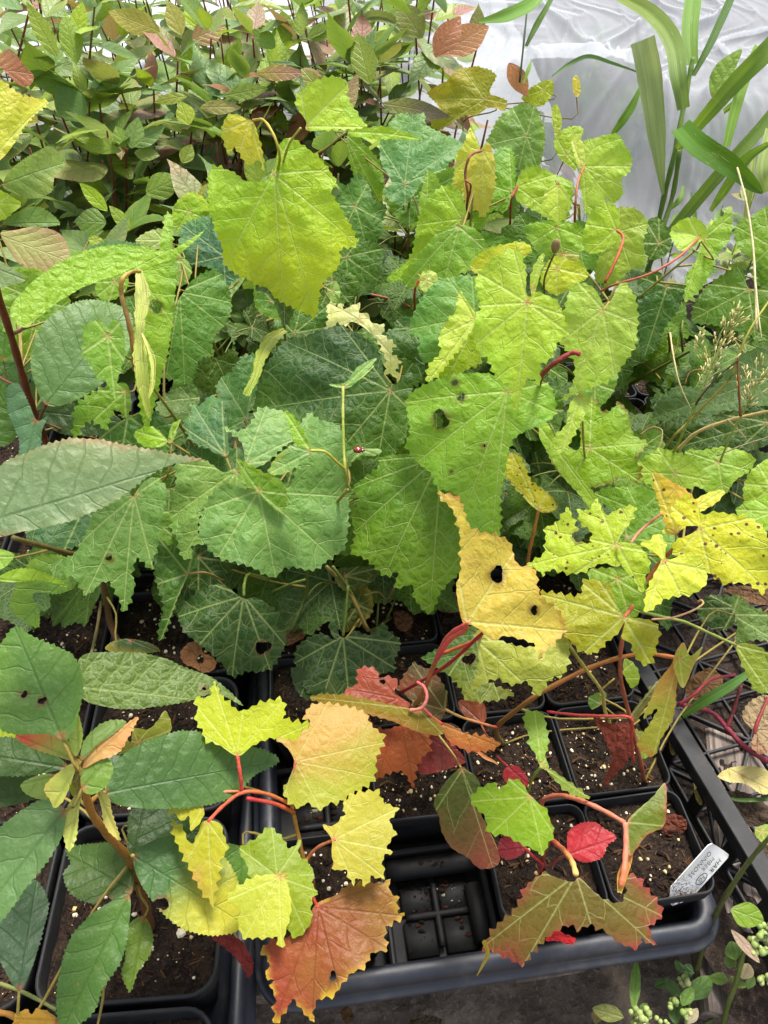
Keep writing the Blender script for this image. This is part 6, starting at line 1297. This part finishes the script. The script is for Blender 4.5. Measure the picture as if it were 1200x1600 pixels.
# low greens behind the vines on the right
for k, (x, y, h, c) in enumerate([(1000,370,8,0), (1060,350,9,1), (1130,320,10,2), (1180,300,12,0), (1100,380,10,1), (960,350,6,2), (1150,380,8,0), (1195,350,12,1), (920,300,7,1), (1050,430,8,2), (980,420,9,0)]):
    p = P(x, y, h); root = empty('low_weed', (p.x, p.y, -.05), ['leafy green weed left of the reed stems', 'leafy green weed right of the reed stems', 'leafy green weed under the torn reed blade', 'leafy green weed under the dry straw at the right', 'leafy green weed above the drooping lime leaves at the right', 'leafy green weed at the netting edge left of the reeds', 'low leafy weed behind the drooping lime leaf', 'leafy green weed at the right edge below the reed blades', 'leafy green weed where the netting meets the pale lime leaf', 'leafy green weed low behind the small lime leaf on the pink stalk', 'leafy green weed behind the pale leaf pair on the orange stalk'][k], 'weed', 'weeds at the foot of the reeds')
    tube('stem', [Vector((p.x, p.y, -.05)), p], .0015, .001, (110, 120, 60), (130, 150, 80), M_STEM, root)
    for q in range(9):
        a = rr.uniform(0, 6.28); f = rr.uniform(.4, 1); pos = Vector((p.x, p.y, -.05)).lerp(p, f)
        place(rr.choice(DV), 'leaf', root, pos, (math.cos(a), math.sin(a), rr.uniform(-.2, .8)), (rr.uniform(-.3, .3), -.4, .8), rr.uniform(.35, .7))

# ------------------------------------------------------------------ seeding grass and straws over the vines at the right
gb = P(1000, 745, 3); gb.z = -.02
plant('G', 'seeding_grass', 'grass plant', 'seeding grass with straw-coloured panicles crossing the grey-green leaf at the right', gb, [(1035,705,22),(1085,650,27),(1140,592,31),(1152,560,32.5),(1172,515,34.5),(1205,465,36)], .0013, .0009, (160, 150, 80), (176, 178, 76))
gr_ = PL['G']['root']
for pth, r0, r1, c in [([(1052,708,23),(1068,675,26),(1090,625,29),(1115,565,32),(1135,520,34),(1158,480,36)], 1.2, .5, (150,170,70)), ([(1125,722,23),(1142,680,26),(1158,650,28),(1185,600,31),(1215,560,33)], 1.1, .6, (160,180,84)),
                       ([(1058,704,22.5),(1090,675,25),(1145,655,27),(1215,640,29)], 1.8, 1.5, (205,186,136)), ([(1153,560,32.6),(1154,600,31),(1157,650,28.5)], .8, 1.2, (140,90,40)), ([(1083,640,28),(1095,620,29.5),(1120,590,31),(1155,562,32.6)], 1.1, .5, (78,62,44)),
                       ([(1047,520,33),(1052,555,32.4),(1062,600,31),(1080,640,29)], .8, .5, (216,204,166)), ([(1152,262,41),(1166,315,39.5),(1176,380,37.5),(1180,440,36),(1182,515,34)], .9, 1.1, (214,204,174)), ([(1180,440,36.2),(1186,500,35),(1190,530,34)], .9, .6, (206,196,166)),
                       ([(1000,680,20),(1018,668,21),(1034,672,21.5),(1033,690,21),(1028,702,20.5)], .8, .6, (190,160,120)), ([(1070,600,26),(1078,582,27),(1095,577,27.5),(1110,582,27)], .6, .4, (176,140,96)), ([(1136,655,27),(1150,668,26.5),(1165,684,26)], .8, .5, (210,190,150)), ([(1120,712,22),(1160,696,23),(1210,680,24)], .7, .7, (150,140,120))]:
    tube('straw', [P(*p) for p in pth], r / 1000 if False else r0 / 1000, r1 / 1000, c, c, M_STEM, gr_, 6, 6)
sp_v, sp_f = ico(); rr2 = np.random.default_rng(9)
SPIK = [mesh_np('spikelet', (sp_v * rr2.uniform(.8, 1.15, (12, 1)) * np.array([.0007, .0029, .0006])), [], sp_f, col=np.repeat([alb([(218, 212, 172), (196, 190, 140), (170, 176, 110)][k], 1.1)], 12, 0)) for k in range(3)]
for m_ in SPIK: m_.materials.append(M_SEED)
def panicle(path, n, spread, h_):
    p3 = catmull([list(P(*p)) for p in path], 12)
    for k in range(n):
        i = int(rr2.uniform(0, len(p3) - 2)); p = Vector(p3[i]); t_ = (Vector(p3[i + 1]) - p).normalized(); f = 1 - i / len(p3)
        sd_ = Vector(rr2.normal(0, 1, 3)); sd_ = (sd_ - t_ * sd_.dot(t_)).normalized(); br = rr2.uniform(.002, spread * (.35 + f)); q = p + t_ * br * 1.1 + sd_ * br
        place(SPIK[k % 3], 'spikelet', gr_, q, t_ + sd_ * .5, (0, -.6, .6), rr2.uniform(.75, 1.25))
        if k % 3 == 0: tube('straw', [p, q], .0003, .0002, (170, 176, 110), (200, 196, 150), M_STEM, gr_, 4, 1)
panicle([(1097,608,30),(1115,565,32),(1135,520,34),(1158,480,36)], 90, .016, 0)
panicle([(1095,600,30.4),(1100,575,31),(1092,540,32.4),(1096,515,33.4)], 34, .006, 0)
panicle([(1165,640,28.6),(1180,605,30.6),(1195,585,31.8),(1215,560,33)], 60, .016, 0)
panicle([(1168,630,29),(1165,600,30),(1166,570,31)], 22, .006, 0)
# bud on its thin stem above the pale leaves
plant('K', 'dry_bud_shoot', 'shoot', 'thin grey shoot tipped with a brown bud above the pale lime leaves', P(852, 470, 34), [(850,440,38),(858,415,40),(866,397,41.5)], .0009, .0008, (120, 100, 70), (130, 110, 70))
def blob(name, c, r, col, root, mat=M_SEED, squash=(1, 1, 1), seed=1, sub=2):
    import bmesh
    bm = bmesh.new(); bmesh.ops.create_icosphere(bm, subdivisions=sub, radius=1); me = bpy.data.meshes.new(name)
    rs = random.Random(seed)
    for v in bm.verts: v.co = Vector([v.co[k] * squash[k] for k in range(3)]) * r * (1 + .18 * noise.noise(v.co * 2.2 + Vector((seed, 0, 0))))
    for f in bm.faces: f.smooth = True
    bm.to_mesh(me); bm.free(); a = me.color_attributes.new('Col', 'FLOAT_COLOR', 'POINT'); a.data.foreach_set('color', np.tile([*alb(col), 1], len(me.vertices)).astype(np.float32))
    return link(name, me, mat, root, T(c))
b_ = P(868, 384, 42); blob('bud', b_, .0042, (150, 132, 96), PL['K']['root'], squash=(.8, .8, 1.5)); 
H('g', (880,397), 41, '868,398 885,392 905,398 900,408 885,404', (150,160,60), (130,70,50), 'K', tam=.5, pet=False)

# ------------------------------------------------------------------ ladybird
lp = P(561, 703, 27.6); lb = empty('ladybird', lp, 'tiny dark red ladybird on the small leaf beside the thin shoot', 'ladybird')
Rl = T(lp)
def bug(name, off, r, sq, col, seed):
    o = blob(name, (0, 0, 0), r, col, None, M_BUG, sq, seed, 3); o.parent = lb; WM[o.name] = Rl; o.matrix_basis = T(off); return o
bug('wing_case', (-.0012, 0, 0), .0034, (1.15, .95, .75), (150, 34, 18), 2); bug('thorax', (.0028, 0, -.0002), .0020, (.7, 1.1, .75), (22, 18, 18), 3); bug('head', (.0042, 0, -.0004), .0011, (.8, 1, .8), (18, 16, 16), 4)
for x_, y_ in ((-.001, .0019), (-.001, -.0019), (-.003, .0013), (-.003, -.0013), (.0006, 0)): bug('spot', (x_, y_ - .0006, .0017), .0008, (1, 1, .5), (18, 14, 14), 5)
for k, s_ in enumerate((-1, 1)): bug('cheek_patch', (.0032, s_ * .0012, .0009), .0006, (1, 1, .5), (225, 215, 190), 6)

# ------------------------------------------------------------------ dead leaves on the pots and in the crate
def dead(B, h, ol, c1, label, kind='x', group=None, c2=None, **kw):
    PL['tmp'] = dict(root=None, pts=[P(*B, h)]); root = empty('dead_leaf', P(*B, h), label, 'dead leaf', group); PL['tmp']['root'] = root
    o = hero(kind, B, h, ol, c1, c2, 'tmp', pet=False, n=(0, .15, .5), **kw); o.name = 'blade'; return root
dead((310, 1030), 1, '282,1020 292,1006 312,1004 318,1020 336,1030 334,1045 318,1050 300,1042 286,1034', (160, 116, 84), 'curled tan dead leaf with a dark hole on the soil at the left', holes=[(313, 1030, 6)])
dead((428, 930), 2, '412,905 430,898 450,905 446,935 438,960 428,950 415,930', (172, 128, 88), 'tan dead leaf hanging behind the thin green stem')
dead((460, 975), 1, '438,960 455,950 475,955 478,990 462,1004 446,1005', (170, 120, 96), 'pinkish dead leaf standing by the thin green stem')
dead((632, 970), 0, '615,958 632,955 645,968 638,985 622,984', (132, 92, 68), 'small brown dead leaf in the dark between the central pots')
dead((705, 930), 3, '678,940 690,928 715,926 725,940 715,955 690,955', (150, 124, 76), 'ragged straw-coloured dead leaf under the tip of the large green leaf')
dead((735, 1010), 1, '600,925 615,918 622,935 612,955 600,945', (96, 84, 56), 'dull dead leaf low by the central pots')
dead((1160, 1212), -4, '1122,1212 1140,1200 1170,1197 1200,1206 1205,1235 1190,1240 1165,1225 1140,1222', (222, 212, 150), 'cream dead leaf lying flat in the mesh crate', kind='o')
dead((1092, 1225), -6, '1084,1212 1094,1215 1100,1235 1096,1258 1086,1245', (218, 206, 130), 'small pale yellow leaf stuck in the crate side', kind='o')
dead((1050, 1165), -6, '1046,1155 1056,1152 1060,1168 1052,1180 1046,1170', (200, 190, 120), 'tiny cream leaf under the crate rail', kind='o')
dead((1180, 1140), 0, '1160,1120 1172,1095 1195,1085 1215,1100 1215,1165 1190,1178 1172,1165 1178,1145', (172, 154, 130), 'crumpled beige dead leaf with a red tint at the right edge', c2=(156, 104, 92), mode='noise')
dead((1100, 1070), -5, '1075,1065 1090,1050 1110,1045 1130,1060 1120,1085 1090,1092 1072,1085', (122, 92, 62), 'flat brown dead leaf in the crate behind the green blade')
dead((1150, 1260), -7, '1120,1250 1150,1235 1190,1250 1210,1275 1180,1290 1140,1280', (84, 70, 62), 'dark rotting leaf in the middle of the crate')
dead((1180, 1330), -7, '1150,1320 1180,1300 1215,1320 1200,1350 1165,1350', (92, 78, 70), 'dark rotting leaf in the near end of the crate')
dead((1190, 955), 2, '1150,925 1190,918 1215,940 1190,945 1160,935', (140, 108, 84), 'brown curled leaf under the spotted yellow leaf')
plant('Z', 'trailing_vine', 'vine', 'magenta vine cane lying in the mesh crate', P(1200, 1190, -3), [(1165,1168,-2.5),(1138,1140,-2),(1110,1112,-2),(1060,1100,-.5)], .0030, .0022, (150, 50, 80), (165, 60, 90))
tube('stalk', [P(1060,1102,-.5), P(1085,1085,1), P(1110,1062,2), P(1150,1054,3)], .0020, .0014, (165, 60, 90), (190, 90, 110), M_STEM, PL['Z']['root'])
tube('stalk', [P(1136,1138,-2), P(1146,1110,-1), P(1158,1070,1)], .0024, .0018, (140, 50, 70), (130, 60, 70), M_STEM, PL['Z']['root'])
tube('stalk', [P(1180,1175,-2), P(1180,1140,0), P(1200,1090,1)], .0020, .0018, (150, 50, 70), (150, 60, 70), M_STEM, PL['Z']['root'])
bl = empty('grass_tuft', P(1068, 1118, -3), 'single flat green grass blade crossing the crate rail', 'grass')
strap([(1066,1120,-1),(1100,1096,2),(1140,1072,4),(1172,1050,5)], [8,20,18,10], (84,132,66), (100,146,84), root=bl, name='blade', crease=.1)
b3_ = empty('grass_tuft', P(1120, 1238, -6), 'thin dark grass blade lying in the crate', 'grass')
strap([(1122,1240,-5),(1155,1250,-5),(1205,1248,-5)], [2,7,8], (60,96,44), (70,110,50), root=b3_, name='blade')
dead((1190, 1300), 2, '1180,1295 1200,1288 1212,1300 1200,1320 1184,1310', (160,190,60), 'small bright weed leaf at the right edge over the crate', kind='g')

# ------------------------------------------------------------------ weeds and the green cane at the lower right
plant('W0', 'green_cane', 'weed', 'long bare green cane leaning from the weeds across the crate corner', P(1088, 1518, -12), [(1102,1470,-8),(1120,1425,-3),(1150,1375,2),(1175,1340,5),(1205,1305,8)], .0026, .0018, (96, 100, 60), (104, 116, 60))
def weed(key, base, path, lab, leaves, buds=(), r=.0016):
    plant(key, 'goosefoot_weed', 'weed', lab, P(*base), path, r, r * .7, (110, 124, 64), (130, 150, 80), 'weeds on the ground at the lower right')
    for b, t, w_, h, c in leaves: dl(key, b, t, w_, h, c)
    for x, y, h, n, s_ in buds:
        rs = random.Random(x)
        for k in range(n):
            p = P(x + rs.uniform(-s_, s_), y + rs.uniform(-s_, s_), h + rs.uniform(-1, 1)); blob('bud', p, rs.uniform(.0018, .0034), rs.choice([(170, 190, 130), (150, 176, 110), (186, 200, 150)]), PL[key]['root'], seed=k + x, sub=2)
def dl(key, b, t, w_, h, c, c2=None, **kw):
    b, t = np.array(b, float), np.array(t, float); d = t - b; nn_ = np.array([-d[1], d[0]]) / np.hypot(*d)
    prof = [(0, 0), (.12, .45), (.32, .92), (.5, 1), (.72, .8), (.9, .4), (1, 0)]
    pts = [b + d * f + nn_ * w_ * g_ for f, g_ in prof] + [b + d * f - nn_ * w_ * g_ for f, g_ in prof[-2:0:-1]]
    return hero('d', tuple(b), h, [tuple(p) for p in pts], c, c2, key, veins=f'{t[0]},{t[1]}', pet=False, **kw)
weed('W1', (1000, 1660, -20), [(992,1615,-14),(990,1580,-10)], 'weed with one upright spear-shaped leaf at the bottom edge', [((990,1580),(995,1497),9,-10,(134,176,84)), ((975,1590),(925,1575),14,-11,(150,160,90)), ((1000,1580),(1012,1568),7,-11,(120,160,80)), ((930,1600),(940,1570),10,-13,(190,170,130))], [(1000,1592,-10,26,16), (1035,1600,-10,8,10)])
weed('W2', (1080, 1640, -20), [(1075,1590,-15),(1082,1540,-12)], 'low weed with mealy oval green leaves below the tray corner', [((1078,1562),(1112,1525),17,-12,(112,152,84)), ((1066,1572),(1082,1542),11,-11,(128,168,84)), ((1064,1558),(1038,1528),9,-12,(96,136,70)), ((1045,1532),(1022,1542),8,-12,(92,130,66)), ((1085,1520),(1062,1515),12,-13,(98,134,92)), ((1105,1540),(1120,1565),9,-13,(100,138,72)), ((1055,1600),(1058,1562),13,-13,(104,140,80)), ((1070,1525),(1055,1500),7,-14,(90,126,66)), ((1075,1600),(1090,1575),9,-11,(196,190,170))], [(1068,1532,-12,8,8), (1052,1568,-11,8,6), (1075,1588,-11,10,9)])
weed('W3', (1120, 1660, -20), [(1135,1580,-12),(1150,1535,-8),(1162,1490,-5),(1172,1465,-3)], 'taller weed with a variegated cupped leaf and clustered pale buds at the right', [((1138,1532),(1108,1526),10,-9,(136,172,84)), ((1150,1500),(1142,1470),14,-6,(112,146,70)), ((1150,1510),(1132,1495),10,-7,(130,160,90)), ((1150,1535),(1166,1542),6,-9,(150,180,80)), ((1168,1545),(1178,1525),8,-10,(120,150,90)), ((1165,1566),(1198,1566),10,-12,(104,140,80)), ((1160,1530),(1170,1505),14,-8,(222,208,178))], [(1188,1478,-4,26,14), (1196,1455,-3,14,10), (1146,1530,-9,3,4), (1195,1530,-8,8,8)], .0026)
dl('W3', (1142,1420), (1194,1440), 20, -2, (146,182,64), (222,205,180), mode='noise')
dl('W3', (1142,1452), (1188,1505), 8, -3, (196,176,166), (150,110,120), mode='noise')
tube('stem', [P(1100,1600,-15), P(1130,1585,-14), P(1165,1560,-12)], .0018, .0012, (96, 110, 66), (100, 120, 70), M_STEM, PL['W3']['root'])
dl('W3', (1118,1412), (1112,1440), 5, -6, (90,130,60))
# a scrap of red leaf and litter on the ground
dead((540, 1585), -19, '532,1580 545,1572 552,1588 540,1600', (132, 100, 72), 'brown leaf scrap on the ground below the tray')
dead((660, 1595), -19, '640,1590 660,1585 690,1592 680,1606 650,1606', (104, 90, 76), 'grey leaf scrap on the ground below the tray')
tube('cane', [P(0,1537,4), P(40,1552,4), P(88,1578,4)], .0016, .0013, (150, 160, 100), (140, 150, 90), M_STEM, PL['B']['root'])
tube('cane', [P(-10,1582,5), P(15,1585,5), P(36,1600,5)], .0024, .002, (190, 140, 60), (190, 140, 60), M_STEM, PL['B']['root'])

# tell apart the dogwoods whose description would otherwise be the same
by = {}
for o in bpy.data.objects:
    if o.get('category') == 'dogwood': by.setdefault(o['label'], []).append(o)
for lab, os_ in by.items():
    if len(os_) > 1:
        os_.sort(key=lambda o: px_of(WM[o.name].translation)[0])
        for o, w_ in zip(os_, ['left-hand', 'right-hand'] if len(os_) == 2 else ['left-hand', 'middle', 'right-hand', 'rightmost']): o['label'] = w_ + ' ' + lab
